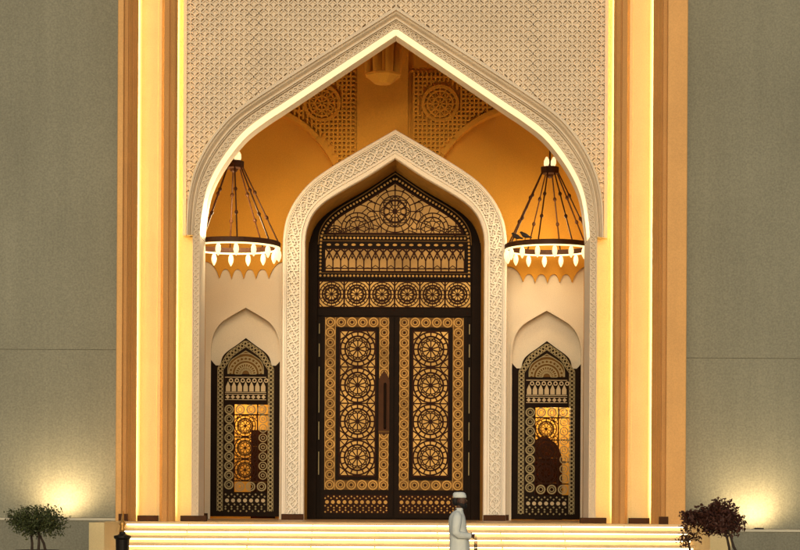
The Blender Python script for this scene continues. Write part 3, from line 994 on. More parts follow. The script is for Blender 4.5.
# leaves
def leaf(sx):
    xin, xout = 0.7, 73.0
    def q(u):                      # u measured from the meeting stile outwards
        return cen + sx * u
    def bx(mb, u0, u1, y0, y1, yf, yb):
        x0, x1 = sorted((q(u0), q(u1)))
        pt_box(mb, PB, x0, x1, y0, y1, yf, yb)
    a = MB()
    bx(a, xin, xout, 316.5, 518, YDR - 0.02, YDR + 0.04)
    lf = a.build('door_leaf', M['bronze'], md)
    yb_ = YDR - 0.02
    P2 = Panel(yb_ - 0.006)
    # border strip of linked rings
    a = MB()
    for u0, u1, y0, y1 in ((5.5, 14.5, 317.8, 490), (59, 69, 317.8, 490), (14.5, 59, 317.8, 327.2), (14.5, 59, 480.5, 490)):
        bx(a, u0, u1, y0, y1, yb_ - 0.006, yb_ - 0.001)
    a.build('border_strip', M['gold_deep'], lf)
    a, d_ = MB(), MB()
    cs = [(q(10), 322.5 + k * 10.16) for k in range(17)] + [(q(64), 322.5 + k * 10.16) for k in range(17)]
    cs += [(q(10 + 54 * k / 5), yy) for k in range(1, 5) for yy in (322.5, 485.1)]
    ringdots(a, d_, P2, cs, 4.3)
    for u in (5.7, 14.6, 58.9, 69):
        line(a, P2, [(q(u), 317.8), (q(u), 490)], 0.5, 0.008)
    a.build('border_rings', M['gold_line'], lf)
    d_.build('border_studs', M['bronze_rail'], lf)
    # rosette panel
    a = MB(); bx(a, 18.6, 54.4, 331, 476.5, yb_ - 0.006, yb_ - 0.001)
    a.build('rosette_panel', M['amber'], lf)
    a = MB()
    cu = q(36.5)
    for k in range(4):
        cy = 349.2 + k * 36.2
        rosette(a, P2, cu, cy, 17.2, 1.5, 16)
        line(a, P2, arcpts(cu, cy, 10.4, n=30), 0.9, 0.034)
        for qx in (-1, 1):
            for qy in (-1, 1):
                ex, ey = cu + qx * 17.8, cy + qy * 18
                line(a, P2, [(cu + qx * 17.8, cy + qy * 9), (cu + qx * 12.5, cy + qy * 12.5), (cu + qx * 9, cy + qy * 18)], 1.3)
                line(a, P2, [(ex, ey), (cu + qx * 12.5, cy + qy * 12.5)], 1.0)
        line(a, P2, [(cu - 17.8, cy + 18.1), (cu + 17.8, cy + 18.1)], 1.3)
    for u in (18.6, 54.4):
        line(a, P2, [(q(u), 331), (q(u), 476.5)], 1.5)
    for yy in (331, 476.5):
        line(a, P2, [(q(18.6), yy), (q(54.4), yy)], 1.5)
    a.build('rosette_tracery', M['bronze_rail'], lf)
    # kick band
    a = MB(); bx(a, 5.5, 69, 495, 513.5, yb_ - 0.005, yb_ - 0.001)
    a.build('kick_panel', M['bronze_rail'], lf)
    a = MB()
    P3 = Panel(yb_ - 0.005)
    for k in range(11):
        x_, z_ = P3.p(q(8 + k * 5.85), 502.3)
        a.disc(x_, z_, P3.d(1.9), P3.y - 0.012, P3.y, 10)
    for k in range(22):
        for yy, s in ((497.6, 1), (507, -1), (511.3, 1)):
            x_, z_ = P3.p(q(7 + k * 2.92), yy + (0.9 if k % 2 else -0.9) * s)
            a.disc(x_, z_, P3.d(0.95), P3.y - 0.012, P3.y, 4)
    a.build('kick_beads', M['gold_line'], lf)
    # slim pale strips on the jamb, painted for light in the hinge gaps
    a = MB()
    for y0, y1 in ((324, 334), (344, 357), (367, 413), (422, 440), (452, 475)):
        bx(a, 74.6, 75.5, y0, y1, YDR - 0.02, YDR + 0.04)
    a.build('pale_gap_strip', M['frost'], lf)
    if sx < 0:
        a = MB()
        hx = q(10)
        a.prism([P2.p(*v) for v in ((hx - 5.4, 434), (hx - 5.4, 380), (hx - 3.6, 376), (hx, 370.5), (hx + 3.6, 376), (hx + 5.4, 380), (hx + 5.4, 434))], yb_ - 0.05, yb_ - 0.004)
        hp = a.build('handle', M['plinth'], lf)
        a = MB()
        p0, p1 = P2.p(hx + 1, 384), P2.p(hx + 1, 428)
        a.tube([(p0[0], yb_ - 0.055, p0[1]), (p0[0], yb_ - 0.15, p0[1]), (p1[0], yb_ - 0.15, p1[1]), (p1[0], yb_ - 0.055, p1[1])], 0.03, 8)
        a.build('pull_bar', M['bronze'], hp)
        a = MB(); pt_box(a, P2, hx - 5.4, hx + 5.4, 431, 432.6, yb_ - 0.055, yb_ - 0.051); a.build('handle_edge', M['gold_deep'], hp)
leaf(-1)
leaf(1)

# ------------------------------------------------------------------ side doors (built about their own centre, then copied)
YS = YD + 0.16
def side_door():
    t = thing('side_door', 'narrow dark side door with pale ornament and half-hidden wooden door beyond, left of the main arch', 'door', (0, YS, FLOOR), 'lattice side doors in the niches')
    P = Panel(YS, 245.0)
    py0 = 514
    zf = Z(py0, YS)
    for_local = lambda mb: None
    c = 245.0
    AO = spline([(0, 338), (10, 345.5), (18.5, 351.5), (23.3, 357), (25.5, 365.5)], 18)
    outline = [(c - 35, 516.5), (c - 35, 360), (c - 32, 363.5), (c - 30, 365.5), (c - 25.5, 365.5)] + off(AO, c) + [(c + 30, 365.5), (c + 32, 363.5), (c + 35, 360), (c + 35, 516.5)]
    # frame with an opening for the see-through panel
    fr = MB()
    AI = spline([(0, 351), (9, 356.5), (15, 361), (17.5, 367), (17.8, 374)], 14)
    topo = [(c - 35, 376), (c - 35, 360), (c - 32, 363.5), (c - 30, 365.5)] + off(AO, c) + [(c + 30, 365.5), (c + 32, 363.5), (c + 35, 360), (c + 35, 376)]
    fr.prism([P.p(*q) for q in topo], YS, YS + 0.08)
    pt_box(fr, P, c - 35, c + 35, 376, 403, YS, YS + 0.08)
    pt_box(fr, P, c - 35, c - 11.7, 403, 492, YS, YS + 0.08)
    pt_box(fr, P, c + 24, c + 35, 403, 492, YS, YS + 0.08)
    pt_box(fr, P, c - 11.7, c + 24, 403, 404.5, YS, YS + 0.08)
    pt_box(fr, P, c - 35, c + 35, 492, 516.5, YS, YS + 0.08)
    fr.build('door_frame', M['bronze'], t)
    # chain border round the edge
    a = MB()
    bd = lerp(AO, AI, 0.42) + [(25.2, 368.5)]
    path = [(c - 25.3, 511), (c - 25.3, 369)] + off(lerp(AO, AI, 0.42), c)[1:-1] + [(c + 25.3, 369), (c + 25.3, 511)]
    pts = along(path, 1.0)
    for sg in (1, -1):
        w2 = []
        for i, p_ in enumerate(pts):
            j = min(i + 1, len(pts) - 1)
            k = max(i - 1, 0)
            dx, dy = pts[j][0] - pts[k][0], pts[j][1] - pts[k][1]
            l = math.hypot(dx, dy) or 1
            o_ = sg * 2.1 * math.sin(i * math.pi / 4.0)
            w2.append((p_[0] - dy / l * o_, p_[1] + dx / l * o_))
        line(a, P, w2, 1.15, 0.014)
        w3 = []
        for i, p_ in enumerate(pts):
            j = min(i + 1, len(pts) - 1)
            k = max(i - 1, 0)
            dx, dy = pts[j][0] - pts[k][0], pts[j][1] - pts[k][1]
            l = math.hypot(dx, dy) or 1
            w3.append((p_[0] - dy / l * sg * 2.7, p_[1] + dx / l * sg * 2.7))
        line(a, P, w3, 0.5, 0.012)
    a.build('chain_border', M['frost'], t)
    # fan tympanum
    a = MB(); a.prism([P.p(*q) for q in off(AI, c)], YS - 0.006, YS - 0.001); ty = a.build('tympanum', M['gold_deep'], t)
    PTy = Panel(YS - 0.006, 245.0)
    ipoly = off(AI, c)
    ic = lambda px, py: inside([(x, -y) for x, y in ipoly], px, -py)
    a = MB()
    for r_, w_ in ((4, 0.9), (7, 0.7), (10.5, 1.2), (13.5, 0.8), (17, 1.0), (20.5, .8)):
        line(a, PTy, arcpts(c, 374, r_, 180, 360, 24), w_, 0.012, ic)
    for k in range(13):
        tt = math.pi * k / 12
        line(a, PTy, [(c + 4 * math.cos(tt), 374 - 4 * math.sin(tt)), (c + 10.5 * math.cos(tt), 374 - 10.5 * math.sin(tt))], 0.8, 0.012, ic)
        line(a, PTy, arcpts(c + 15.3 * math.cos(tt), 374 - 15.3 * math.sin(tt), 1.7, n=8), 0.6, 0.012, ic)
    line(a, PTy, off(AI, c), 0.7, 0.014)
    a.build('fan_tracery', M['frost'], ty)
    # palmette row
    a = MB()
    for k in range(7):
        xk = c - 20.5 + 41 * (k + 0.5) / 7
        a.prism([P.p(*q) for q in ((xk - 2.2, 391.5), (xk - 2.2, 386.5), (xk, 381.3), (xk + 2.2, 386.5), (xk + 2.2, 391.5))], YS - 0.012 - 0.0004 * k, YS)
        x_, z_ = P.p(xk + 2.93, 380.5)
        a.ring(x_, z_, P.d(1.7), P.d(1.0), YS - 0.012, YS, 8)
    line(a, P, [(c - 20.5, 377.3), (c + 20.5, 377.3)], 0.7, 0.013)
    line(a, P, [(c - 20.5, 392.4), (c + 20.5, 392.4)], 0.7, 0.013)
    for k in range(8):
        xk = c - 20.5 + 41 * (k + 0.5) / 8
        a.prism([P.p(*q) for q in ((xk - 2.2, 397), (xk, 394.8), (xk + 2.2, 397), (xk, 399.2))], YS - 0.012 - 0.0004 * k, YS)
    line(a, P, [(c - 20.5, 394.3), (c + 20.5, 394.3)], 0.6, 0.013)
    line(a, P, [(c - 20.5, 399.7), (c + 20.5, 399.7)], 0.6, 0.013)
    a.build('palmette_ornament', M['frost_bright'], t)
    # ring border of the panel
    a, d_ = MB(), MB()
    cs = [(c - 16.3, 409.5 + k * 9.4) for k in range(9)] + [(c - 16.3 + 10.9 * k, yy_) for k in range(1, 4) for yy_ in (409.5, 486.5)]
    ringdots(a, d_, P, cs, 4.1)
    for k in range(1, 8):
        x_, z_ = P.p(c + 17.6, 409.5 + k * 9.4)
        a.ring(x_, z_, P.d(3.9), P.d(1.0), YS - 0.014, YS + 0.01, 14)
        a.ring(x_, z_, P.d(1.7), P.d(0.8), YS - 0.014, YS + 0.01, 8)
    a.build('ring_ornament', M['frost'], t)
    # lattice rosettes across the opening
    PG = Panel(YS + 0.03, 245.0)
    a = MB()
    for k in range(3):
        cy = 426 + k * 22
        rosette(a, PG, c - 0.3, cy, 10.4, 0.9, 12)
        line(a, PG, [(c - 11.7, cy + 11), (c + 24, cy + 11)], 1.2)
        line(a, PG, arcpts(c - 0.3, cy, 6.6, n=18), 0.8)
        for qx in (-1, 1):
            for qy in (-1, 1):
                line(a, PG, [(c - 0.3 + qx * 11.6, cy + qy * 5), (c - 0.3 + qx * 8, cy + qy * 8), (c - 0.3 + qx * 5, cy + qy * 11)], 0.8)
                line(a, PG, arcpts(c - 0.3 + qx * 9.6, cy + qy * 9.2, 1.8, n=8), 0.6)
    for u in (-11.5, 12):
        line(a, PG, [(c + u, 404.5), (c + u, 492)], 1.3)
    line(a, PG, [(c - 11.7, 414.8), (c + 24, 414.8)], 1.3)
    a.build('rosette_lattice', M['bronze_rail'], t)
    a = MB(); pt_box(a, P, c - 11.9, c + 24.2, 404.3, 492.2, YS + 0.055, YS + 0.061); a.build('pane', M['glass'], t)
    # kick band
    a = MB()
    for k in range(7):
        x_, z_ = P.p(c - 18 + 6 * k, 500.5)
        a.disc(x_, z_, P.d(2.0), YS - 0.012, YS, 10)
    a.build('kick_roundels', M['frost_bright'], t)
    a = MB()
    for k in range(14):
        for yy, s in ((495.5, 1), (505.5, -1), (510, 1)):
            x_, z_ = P.p(c - 19.5 + 3 * k, yy + (1.1 if k % 2 else -1.1) * s)
            a.disc(x_, z_, P.d(1.05), YS - 0.012, YS, 4)
    a.build('kick_beads', M['frost'], t)
    return t
sd0 = side_door()
lx = U(245, 514, YS)
rx = U(546, 517, YS)
zmid = Z(514, YS)
sd1 = dup(sd0)
sd0.location = (lx[0], YS, FLOOR + (lx[2] - zmid) + 0.0)
sd1.location = (rx[0], YS, FLOOR + (rx[2] - zmid) + 0.0)
sd1['label'] = 'narrow dark side door with pale ornament and arched wooden door beyond, right of the main arch'

# rooms seen through the side doors
for side in (-1, 1):
    cx = lx[0] if side < 0 else rx[0]
    c0 = 245 if side < 0 else 546
    t = thing('side_lobby', 'warm lit lobby seen through the left side door glass' if side < 0 else 'warm lit lobby seen through the right side door glass', 'lobby', (cx, 8.0, FLOOR))
    x0, x1 = cx - 1.05, cx + 1.05
    z1 = Z(390, 6.5)
    a = MB()
    a.box(x0, x1, 8.0, 8.1, FLOOR, z1)
    a.box(x0, x0 + 0.05, 6.34, 8.0, FLOOR, z1)
    a.box(x1 - 0.05, x1, 6.34, 8.0, FLOOR, z1)
    a.box(x0, x1, 6.34, 8.1, z1, z1 + 0.05)
    a.build('lobby_wall', M['inner_wall'], t)
    a = MB()
    a.box(x0, x1, 6.34, 8.1, FLOOR - 0.05, FLOOR); a.build('lobby_floor', M['floor'], t)
    l = bpy.data.lights.new('lobby_lamp', 'POINT')
    l.energy, l.color, l.shadow_soft_size = 80, (1.0, 0.76, 0.36), 0.12
    o = bpy.data.objects.new('lobby_lamp', l)
    COL.objects.link(o); o.parent = t; o.location = (-0.45 if side < 0 else 0.3, -1.0, 2.55)
    # wooden door on the lobby's far wall
    yd = 7.9
    if side < 0:
        w_ = thing('wooden_door', 'plain dark wooden door seen through the left lattice side door', 'door', (U(259.5, 480, yd)[0], yd, FLOOR))
        a = MB()
        p0, p1 = U(251, 430, yd), U(275, 520, yd)
        a.box(p0[0], p1[0], yd, 7.99, FLOOR, p0[2])
        wp = a.build('leaf', M['wood'], w_)
        zz = (446.5, 482)
        xa, xb = p0[0] + 0.06, p0[0] + 0.42
    else:
        w_ = thing('wooden_door', 'arched dark wooden door seen through the right lattice side door', 'door', (U(548, 480, yd)[0], yd, FLOOR))
        a = MB()
        pr = [U(*q, yd) for q in ((535, 520), (535, 441), (538, 438.5), (543, 435.5), (547.5, 436.5), (556, 444), (560, 450), (562, 458), (562, 520))]
        a.prism([(p[0], p[2]) for p in pr], yd, 7.99)
        wp = a.build('leaf', M['wood'], w_)
        zz = (458, 483)
        xa, xb = pr[0][0] + 0.08, pr[-1][0] - 0.12
    for k, yy in enumerate(zz):
        a = MB(); z_ = U(c0, yy, yd)[2]
        a.box(xa, xb, yd - 0.02, yd - 0.001, z_ - 0.008, z_ + 0.008); a.build('cross_strip', M['gold_deep'], wp)

# ------------------------------------------------------------------ chandeliers
def chandelier():
    t = thing('chandelier', 'ring chandelier of dark iron with lit glass lamps, left of the main arch', 'chandelier', (0, 0, 0), 'ring chandeliers in the porch')
    Rr = 0.985
    a = MB()
    a.lathe([(Rr - 0.05, 0.0), (Rr, 0.0), (Rr + 0.012, 0.012), (Rr + 0.012, 0.098), (Rr, 0.11), (Rr - 0.05, 0.11), (Rr - 0.05, 0.0)], n=64, cap=False)
    ri = a.build('ring', M['iron'], t, local=True)
    a = MB()
    a.lathe([(Rr - 0.055, -0.03), (Rr + 0.005, -0.03), (Rr + 0.005, -0.002), (Rr - 0.055, -0.002), (Rr - 0.055, -0.03)], n=64, cap=False)
    a.build('light_strip', M['ring_led'], ri, local=True)
    HZ = 1.68
    a = MB()
    a.lathe([(0.10, HZ - 0.02), (0.21, HZ), (0.215, HZ + 0.14), (0.19, HZ + 0.15), (0.10, HZ + 0.15)], n=8)
    a.lathe([(0.02, HZ - 0.10), (0.07, HZ - 0.07), (0.09, HZ - 0.021)], n=12)
    hub = a.build('hub', M['iron'], t, local=True)
    for k in range(8):
        th = 2 * math.pi * k / 8 + R(9)
        c, s = math.cos(th), math.sin(th)
        a = MB()
        p0, p1 = Vector((0.19 * c, 0.19 * s, HZ + 0.02)), Vector(((Rr - 0.025) * c, (Rr - 0.025) * s, 0.112))
        a.tube([p0, p1], 0.017, 6)
        for f in (0.33, 0.66):
            q = p0.lerp(p1, f)
            d = (p1 - p0).normalized()
            a.tube([q - d * 0.05, q - d * 0.03, q, q + d * 0.03, q + d * 0.05], [0.018, 0.032, 0.042, 0.032, 0.018], 8)
        a.build('rod', M['iron'], t, local=True)
    for k in range(16):
        th = 2 * math.pi * (k + 0.35) / 16
        cx, cy = (Rr - 0.025) * math.cos(th), (Rr - 0.025) * math.sin(th)
        a = MB()
        a.lathe([(0.008, -0.285), (0.026, -0.255), (0.050, -0.20), (0.058, -0.145), (0.050, -0.085), (0.036, -0.055), (0.02, -0.029)], cx, cy, 12)
        a.build('lamp', M['lamp'], t, smooth=True, local=True)
    for k in range(4):
        th = 2 * math.pi * k / 4 + 0.5
        cx, cy = 0.11 * math.cos(th), 0.11 * math.sin(th)
        a = MB()
        a.lathe([(0.03, HZ + 0.15), (0.055, HZ + 0.22), (0.05, HZ + 0.30), (0.02, HZ + 0.36)], cx, cy, 10)
        a.build('hub_lamp', M['lamp'], hub, smooth=True, local=True)
    a = MB(); a.tube([(0, 0, HZ + 0.15), (0, 0, 6.0)], 0.02, 8); a.build('chain', M['iron'], t, local=True)
    return t
ch0 = chandelier()
ch1 = dup(ch0)
p = U(233.5, 247.5, 2.3); ch0.location = (p[0], 2.3, p[2])
p = U(549.5, 249.5, 4.4); ch1.location = (p[0], 4.4, p[2]); ch1.rotation_euler.z = R(17)
ch1['label'] = 'ring chandelier of dark iron with lit glass lamps, right of the main arch'
RCH = p
for o in [c for c in ch0.children if c.name.startswith('chain')] + [c for c in ch1.children if c.name.startswith('chain')]:
    pass
for t in (ch0, ch1):
    l = bpy.data.lights.new('chandelier_glow', 'POINT')
    l.energy, l.color, l.shadow_soft_size = (200 if t is ch0 else 85), (1.0, 0.74, 0.40), 0.35
    o = bpy.data.objects.new('chandelier_glow', l)
    COL.objects.link(o); o.parent = t; o.location = (0, 0, 0.45)

# two birds on the right-hand ring
for i, (bx, ang, lab) in enumerate(((514.8, 2.6, 'small dark bird on the right chandelier ring, beside its outermost left rod'), (522.8, 2.7, 'small dark bird on the right chandelier ring, farther in from the left rod'))):
    dxx = (U(bx, 240, 4.4)[0] - RCH[0])
    yy = -math.sqrt(max(0.01, 0.96 ** 2 - dxx ** 2))
    b = thing('perched_bird', lab, 'bird', (RCH[0] + dxx, 4.4 + yy, RCH[2] + 0.11), 'birds perched on the chandelier')
    b.rotation_euler.z = ang
    a = MB()
    a.tube([(-0.16, 0, 0.045), (-0.09, 0, 0.065), (-0.03, 0, 0.085), (0.03, 0, 0.115), (0.065, 0, 0.145), (0.085, 0, 0.165), (0.105, 0, 0.17), (0.125, 0, 0.165)], [0.014, 0.025, 0.05, 0.052, 0.036, 0.03, 0.024, 0.004], 10)
    a.build('body', M['dove'], b, smooth=True, local=True)
    a = MB()
    for s in (-1, 1):
        a.tube([(0, s * 0.018, 0.05), (0, s * 0.018, 0.0)], 0.005, 5)
    a.build('legs', M['dove'], b, local=True)

# ------------------------------------------------------------------ stair-side bollard, handrail
p = U(122.5, 534, -4.2)
bo = thing('bollard', 'black urn-shaped bollard with brass finial at the left foot of the stairs', 'bollard', (p[0], -4.2, 0))
a = MB()
h = p[2]
a.lathe([(0.17, 0), (0.17, 0.06), (0.12, 0.10), (0.11, h * 0.5), (0.125, h - 0.10), (0.155, h - 0.07), (0.155, h - 0.03), (0.10, h - 0.02), (0.06, h), (0.05, h + 0.04)], n=20)
a.build('urn_body', M['black'], bo, smooth=False, local=True)
a = MB()
a.lathe([(0.025, h + 0.04), (0.055, h + 0.08), (0.03, h + 0.12), (0.06, h + 0.17), (0.04, h + 0.22), (0.012, h + 0.27)], n=14)
a.build('finial', M['brass'], bo, smooth=True, local=True)
hr = thing('handrail', 'thin brass handrail slanting down the left side block of the stairs', 'handrail', (U(123, 515, -1.2)[0], -1.2, FLOOR))
a = MB()
q0, q1 = U(123.3, 511.5, -1.2), U(117.8, 546, -2.6)
a.tube([q0, q1], 0.016, 8); a.build('rail', M['brass'], hr)
a = MB(); a.tube([(q0[0], q0[1], FLOOR + 0.01), q0], 0.013, 8); a.build('post', M['brass'], hr)

# ------------------------------------------------------------------ plants
def shrub(name, label, cat, centre, rad, nleaf, lsize, material, trunk_pts, seedv, clumps=26, drop=0.0, group=None, twigs=10, side_bias=0):
    rnd = random.Random(seedv)
    t = thing(name, label, cat, trunk_pts[0][0], group)
    a = MB()
    for tp in trunk_pts:
        a.tube(tp, [0.026 - 0.010 * i / (len(tp) - 1) for i in range(len(tp))], 7)
    C = Vector(centre)
    tips = []
    for k in range(clumps):
        th, ph = rnd.uniform(0, 2 * math.pi), math.acos(rnd.uniform(-0.65, 1))
        rr = rnd.uniform(0.45, 0.95)
        tips.append(C + Vector((rad[0] * rr * math.sin(ph) * math.cos(th), rad[1] * rr * math.sin(ph) * math.sin(th), rad[2] * rr * math.cos(ph))))
    for q in tips:
        b_ = Vector(rnd.choice(trunk_pts)[-1])
        m = b_.lerp(q, 0.5) + Vector((rnd.uniform(-.05, .05), rnd.uniform(-.05, .05), 0.03))
        a.tube([b_, m, q], [0.012, 0.008, 0.004], 5)
    sprigs = []
    for k in range(twigs):
        th = rnd.uniform(0.1, 3.0)
        q = rnd.choice(tips)
        d = (q - C)
        d.z = abs(d.z) * 0.8 + 0.05
        e = q + d.normalized() * rnd.uniform(0.10, 0.24)
        a.tube([q, e], [0.004, 0.002], 4)
        sprigs.append((q, e))
    a.build('trunk', M['bark'], t)
    a = MB()
    def lf(c, sz):
        d = Vector((rnd.gauss(0, 1), rnd.gauss(0, 1), rnd.gauss(0, 1) + 0.3)).normalized()
        u = d.orthogonal().normalized()
        u.rotate(Matrix.Rotation(rnd.uniform(0, 6.28), 3, d))
        v = d.cross(u)
        L, W = sz * rnd.uniform(0.7, 1.3), sz * rnd.uniform(0.35, 0.6)
        a.face([c - u * L / 2, c + v * W / 2 - u * L * 0.1 + d * W * .15, c + u * L / 2, c - v * W / 2 - u * L * 0.1 + d * W * .15])
    for k in range(nleaf):
        q = rnd.choice(tips)
        s = rad[2] * 0.30
        g_ = lambda v: max(-1.7 * v, min(1.7 * v, rnd.gauss(0, v)))
        lf(q + Vector((g_(s * 1.2), g_(s), g_(s * 0.9) - drop * rnd.random())), lsize * rnd.choice((0.6, 0.85, 1.0, 1.2)))
    for q, e in sprigs:
        for k in range(7):
            lf(q.lerp(e, rnd.uniform(0.2, 1.05)) + Vector((rnd.gauss(0, .012), rnd.gauss(0, .012), rnd.gauss(0, .012))), lsize * 0.9)
    a.build('crown', material, t)
    return t
def planter(label, x, y, r, h, group=None):
    t = thing('planter', label, 'planter', (x, y, 0), group)
    a = MB(); a.lathe([(r * 0.72, 0), (r * 0.78, 0.04), (r * 0.95, h - 0.09), (r * 1.05, h - 0.08), (r * 1.05, h), (r * 0.93, h), (r * 0.91, h - 0.05)], n=28, cap=False); a.face([(r * 0.72 * math.cos(k * .224), r * 0.72 * math.sin(k * .224), 0.0) for k in range(28)])
    a.build('pot', M['pot'], t, local=True)
    a = MB(); a.lathe([(r * 0.92, h - 0.051), (r * 0.4, h - 0.035), (0.01, h - 0.03)], n=24, cap=False); a.build('soil', M['soil'], t, local=True)
y = -6.0
c = U(37, 522, y)
b0 = U(38, 549.5, y)
planter('dark planter holding the round green tree left of the stairs', b0[0], y, 0.36, b0[2] - 0.005)
tk = []
for px0, px1, dy in ((31.5, 31, 0.04), (38.5, 39, -0.03), (46, 40, 0.02)):
    p0, p1 = U(px0, 550.5, y), U(px1, 536, y)
    tk.append([(p0[0], y + dy, p0[2] - 0.06), ((p0[0] + p1[0]) / 2 + 0.01, y + dy, (p0[2] + p1[2]) / 2), (p1[0], y + dy * 0.5, p1[2]), (p1[0] * 0.6 + c[0] * 0.4, y, p1[2] + 0.12)])
shrub('ornamental_tree', 'small round green tree with three thin trunks left of the stairs', 'tree', (c[0], y, c[2] - 0.01), (0.43, 0.42, 0.27), 4200, 0.056, M['green_leaf'], tk, 3, 44, 0.03, twigs=22)
y = -7.0
c = U(716, 519, y)
b0 = U(738, 556, y)
planter('dark planter holding the leaning dark red bush right of the stairs', b0[0], y, 0.34, b0[2] + 0.02)
tk = []
for px0, px1, dy in ((731, 727, 0.03), (741, 731, -0.03)):
    p0, p1, p2 = U(px0, 556, y), U(px1, 538, y), U(px1 - 5, 527, y)
    tk.append([(p0[0], y + dy, p0[2] - 0.08), (p1[0] + 0.04, y + dy, (p0[2] + p1[2]) / 2), (p1[0], y, p1[2]), (p2[0], y, p2[2])])
shrub('flowering_bush', 'dark red bougainvillea bush leaning left on twisted stems, right of the stairs', 'bush', (c[0], y, c[2] - 0.02), (0.44, 0.40, 0.27), 3000, 0.085, M['red_leaf'], tk, 11, 25, 0.05, twigs=34)
y = -6.4
c = U(688, 541, y)
b0 = U(689, 549, y)
planter('low dark planter with the small red shrub at the right end of the stairs', b0[0], y, 0.22, b0[2] - 0.02)
p0 = U(690, 552, y)
shrub('small_shrub', 'small drooping red shrub below the big dark red bush', 'shrub', (c[0], y, c[2] + 0.03), (0.15, 0.15, 0.15), 260, 0.060, M['red_leaf'], [[(p0[0], y, p0[2] - 0.08), (p0[0], y, p0[2] + 0.03), (c[0], y, c[2])]], 5, 9, 0.03, twigs=4)

# ------------------------------------------------------------------ man walking past the stairs
yp = -8.75
ox = U(459.0, 520, yp)[0]
pe = thing('person', 'man in white robe and white cap walking right in front of the stairs', 'person', (ox, yp, 0))
def skin_body():
    V, Ed, Rd = [], [], []
    def add(p, r, par=None):
        V.append(p); Rd.append(r)
        if par is not None:
            Ed.append((par, len(V) - 1))
        return len(V) - 1
    pel = add((-0.01, 0, 0.93), (0.13, 0.15))
    sp1 = add((-0.02, 0, 1.12), (0.11, 0.145), pel)
    sp2 = add((-0.03, 0, 1.30), (0.115, 0.16), sp1)
    sp3 = add((-0.015, 0, 1.43), (0.085, 0.10), sp2)
    nk = add((0.0, 0, 1.50), (0.055, 0.055), sp3)
    h1 = add((0.025, 0, 1.56), (0.072, 0.066), nk)
    h2 = add((0.025, 0, 1.64), (0.098, 0.076), h1)
    h3 = add((0.015, 0, 1.70), (0.092, 0.072), h2)
    ns = add((0.132, 0, 1.612), (0.018, 0.015), h2)
    for s in (-1, 1):
        sh = add((-0.03, s * 0.17, 1.385), (0.058, 0.058), sp2)
        el = add((-0.06 if s < 0 else -0.02, s * 0.235, 1.12), (0.044, 0.044), sh)
        wr = add((0.135, s * 0.13, 1.075), (0.03, 0.03), el)
        pm = add((0.195, s * 0.095, 1.075), (0.036, 0.022), wr)
        for j in range(4):
            f1 = add((0.235, s * (0.075 - 0.01), 1.10 - j * 0.019), (0.0095, 0.0095), pm)
            f2 = add((0.245 - 0.004 * j, s * 0.035, 1.095 - j * 0.019), (0.0088, 0.0088), f1)
            f3 = add((0.228, s * 0.012, 1.09 - j * 0.018), (0.008, 0.008), f2)
        t1 = add((0.185, s * 0.06, 1.115), (0.011, 0.011), pm)
        t2 = add((0.205, s * 0.035, 1.125), (0.0095, 0.0095), t1)
        kn = add((0.06 if s < 0 else -0.02, s * 0.10, 0.50), (0.06, 0.06), add((0.01, s * 0.10, 0.86), (0.09, 0.09), pel))
        an = add((0.20 if s < 0 else -0.16, s * 0.09, 0.09), (0.04, 0.04), kn)
        add((0.32 if s < 0 else -0.05, s * 0.10, 0.035), (0.035, 0.03), an)
    me = bpy.data.meshes.new('body')
    me.from_pydata(V, Ed, [])
    me.materials.append(M['skin'])
    o = bpy.data.objects.new('body', me)
    COL.objects.link(o)
    o.parent = pe
    md_ = o.modifiers.new('skin', 'SKIN')
    sv = me.skin_vertices[0].data if me.skin_vertices else None
    if sv is None:
        bpy.context.view_layer.update()
        me.skin_vertices.new() if hasattr(me.skin_vertices, 'new') else None
        sv = me.skin_vertices[0].data
    for i, r in enumerate(Rd):
        sv[i].radius = r
    sv[0].use_root = True
    o.modifiers.new('sub', 'SUBSURF').render_levels = 2
    return o
try:
    bpy.context.view_layer.update()
    body = skin_body()
except Exception as ex:
    print('skin failed', ex)
def ell(cx, cy, z, rx, ry, n=24, fold=0.0, ph=0.0):
    return [(cx + (rx + fold * math.sin(5 * t + ph)) * math.cos(t), cy + (ry + fold * math.sin(7 * t + ph)) * math.sin(t), z) for t in [2 * math.pi * k / n for k in range(n)]]
a = MB()
rows = [ell(0.01, 0, 0.10, 0.20, 0.21, fold=0.020), ell(0.015, 0, 0.35, 0.185, 0.205, fold=0.018, ph=.4), ell(0.01, 0, 0.62, 0.168, 0.20, fold=0.014, ph=.9), ell(0.005, 0, 0.90, 0.158, 0.195, fold=0.011, ph=1.5),
        ell(0.0, 0, 1.05, 0.150, 0.188, fold=0.005, ph=1.3), ell(-0.015, 0, 1.18, 0.140, 0.19, fold=0.004), ell(-0.028, 0, 1.30, 0.138, 0.20), ell(-0.028, 0, 1.38, 0.122, 0.195), ell(-0.022, 0, 1.435, 0.095, 0.145),
        ell(-0.008, 0, 1.465, 0.072, 0.085), ell(0.0, 0, 1.485, 0.063, 0.065), ell(0.004, 0, 1.512, 0.061, 0.062), ell(0.004, 0, 1.512, 0.054, 0.055)]
a.grid(rows, True)
a.build('robe', M['cloth'], pe, smooth=True, local=True)
for s in (-1, 1):
    a = MB()
    ex = -0.06 if s < 0 else -0.02
    a.tube([(-0.028, s * 0.10, 1.425), (-0.03, s * 0.165, 1.40), (-0.038, s * 0.195, 1.34), (ex + 0.01, s * 0.225, 1.22), (ex, s * 0.24, 1.13), (ex + 0.05, s * 0.225, 1.095), (0.06, s * 0.18, 1.085), (0.135, s * 0.132, 1.077), (0.165, s * 0.115, 1.076)], [0.04, 0.070, 0.078, 0.072, 0.066, 0.062, 0.057, 0.052, 0.05], 14)
    a.build('sleeve', M['cloth'], pe, smooth=True, local=True)
a = MB()
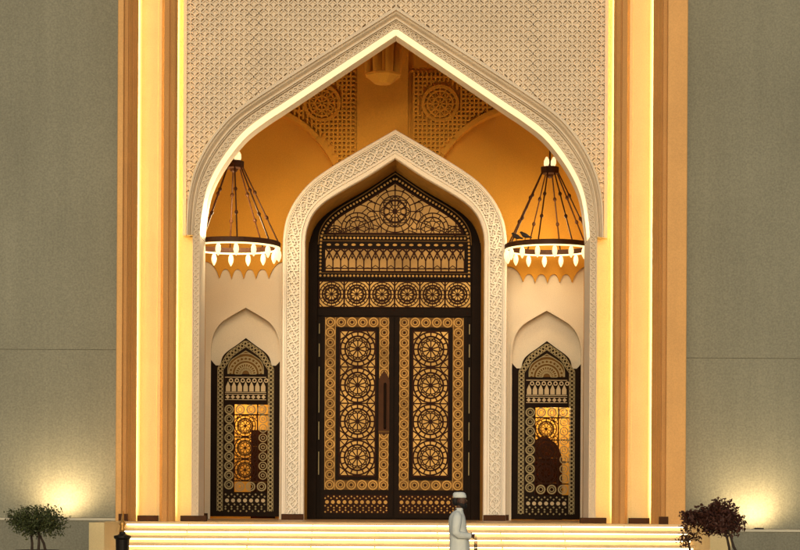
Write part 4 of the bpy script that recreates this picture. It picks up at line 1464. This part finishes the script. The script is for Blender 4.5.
a.grid([ell(0.010, 0, 1.672, 0.100, 0.081, 28), ell(0.010, 0, 1.678, 0.106, 0.086, 28), ell(0.006, 0, 1.705, 0.105, 0.085, 28), ell(0.002, 0, 1.738, 0.097, 0.079, 28), ell(0.0, 0, 1.757, 0.074, 0.060, 28), ell(0.0, 0, 1.762, 0.03, 0.025, 28)], True)
a.build('cap', M['cloth'], pe, smooth=True, local=True)
a = MB()      # beard and hair at the nape
a.tube([(0.0, 0, 1.615), (0.03, 0, 1.575), (0.065, 0, 1.545), (0.095, 0, 1.525), (0.108, 0, 1.505)], [0.074, 0.074, 0.066, 0.046, 0.015], 12)
a.build('beard', M['hair'], pe, smooth=True, local=True)
a = MB()
a.tube([(-0.06, 0, 1.665), (-0.062, 0, 1.63), (-0.052, 0, 1.59), (-0.03, 0, 1.56)], [0.045, 0.055, 0.05, 0.03], 12)
a.build('hair', M['hair'], pe, smooth=True, local=True)
for s in (-1, 1):
    a = MB(); a.tube([(0.0, s * 0.078, 1.645), (0.004, s * 0.088, 1.625), (0.004, s * 0.085, 1.60), (0.008, s * 0.078, 1.585)], [0.008, 0.014, 0.012, 0.006], 8); a.build('ear', M['skin'], pe, smooth=True, local=True)
    a = MB(); a.lathe([(0.002, 1.621), (0.011, 1.626), (0.013, 1.632), (0.011, 1.638), (0.002, 1.643)], 0.100, s * 0.033, 10); a.build('eye', M['black'], pe, smooth=True, local=True)
    a = MB()
    x_ = 0.25 if s < 0 else -0.11
    a.tube([(x_ - 0.12, s * 0.095, 0.045), (x_ - 0.05, s * 0.095, 0.055), (x_ + 0.06, s * 0.10, 0.045), (x_ + 0.13, s * 0.10, 0.03)], [0.035, 0.045, 0.045, 0.025], 10)
    a.build('shoe', M['shoe'], pe, smooth=True, local=True)
be = MB()
for k in range(16):
    th = 2 * math.pi * k / 16
    be.lathe([(0.002, -0.012), (0.011, 0), (0.002, 0.012)], 0.262 + 0.022 * math.sin(th), -0.03, 8)
    n0 = len(be.v) - 24
    for i in range(n0, len(be.v)):
        x_, y_, z_ = be.v[i]
        be.v[i] = (x_, y_, z_ + 0.93 + 0.15 * math.cos(th))
bo_ = be.build('prayer_beads', M['black'])
bo_.location = (ox, yp, 0)
tag(bo_, 'dark string of prayer beads hanging from the hands of the man in white', 'beads')
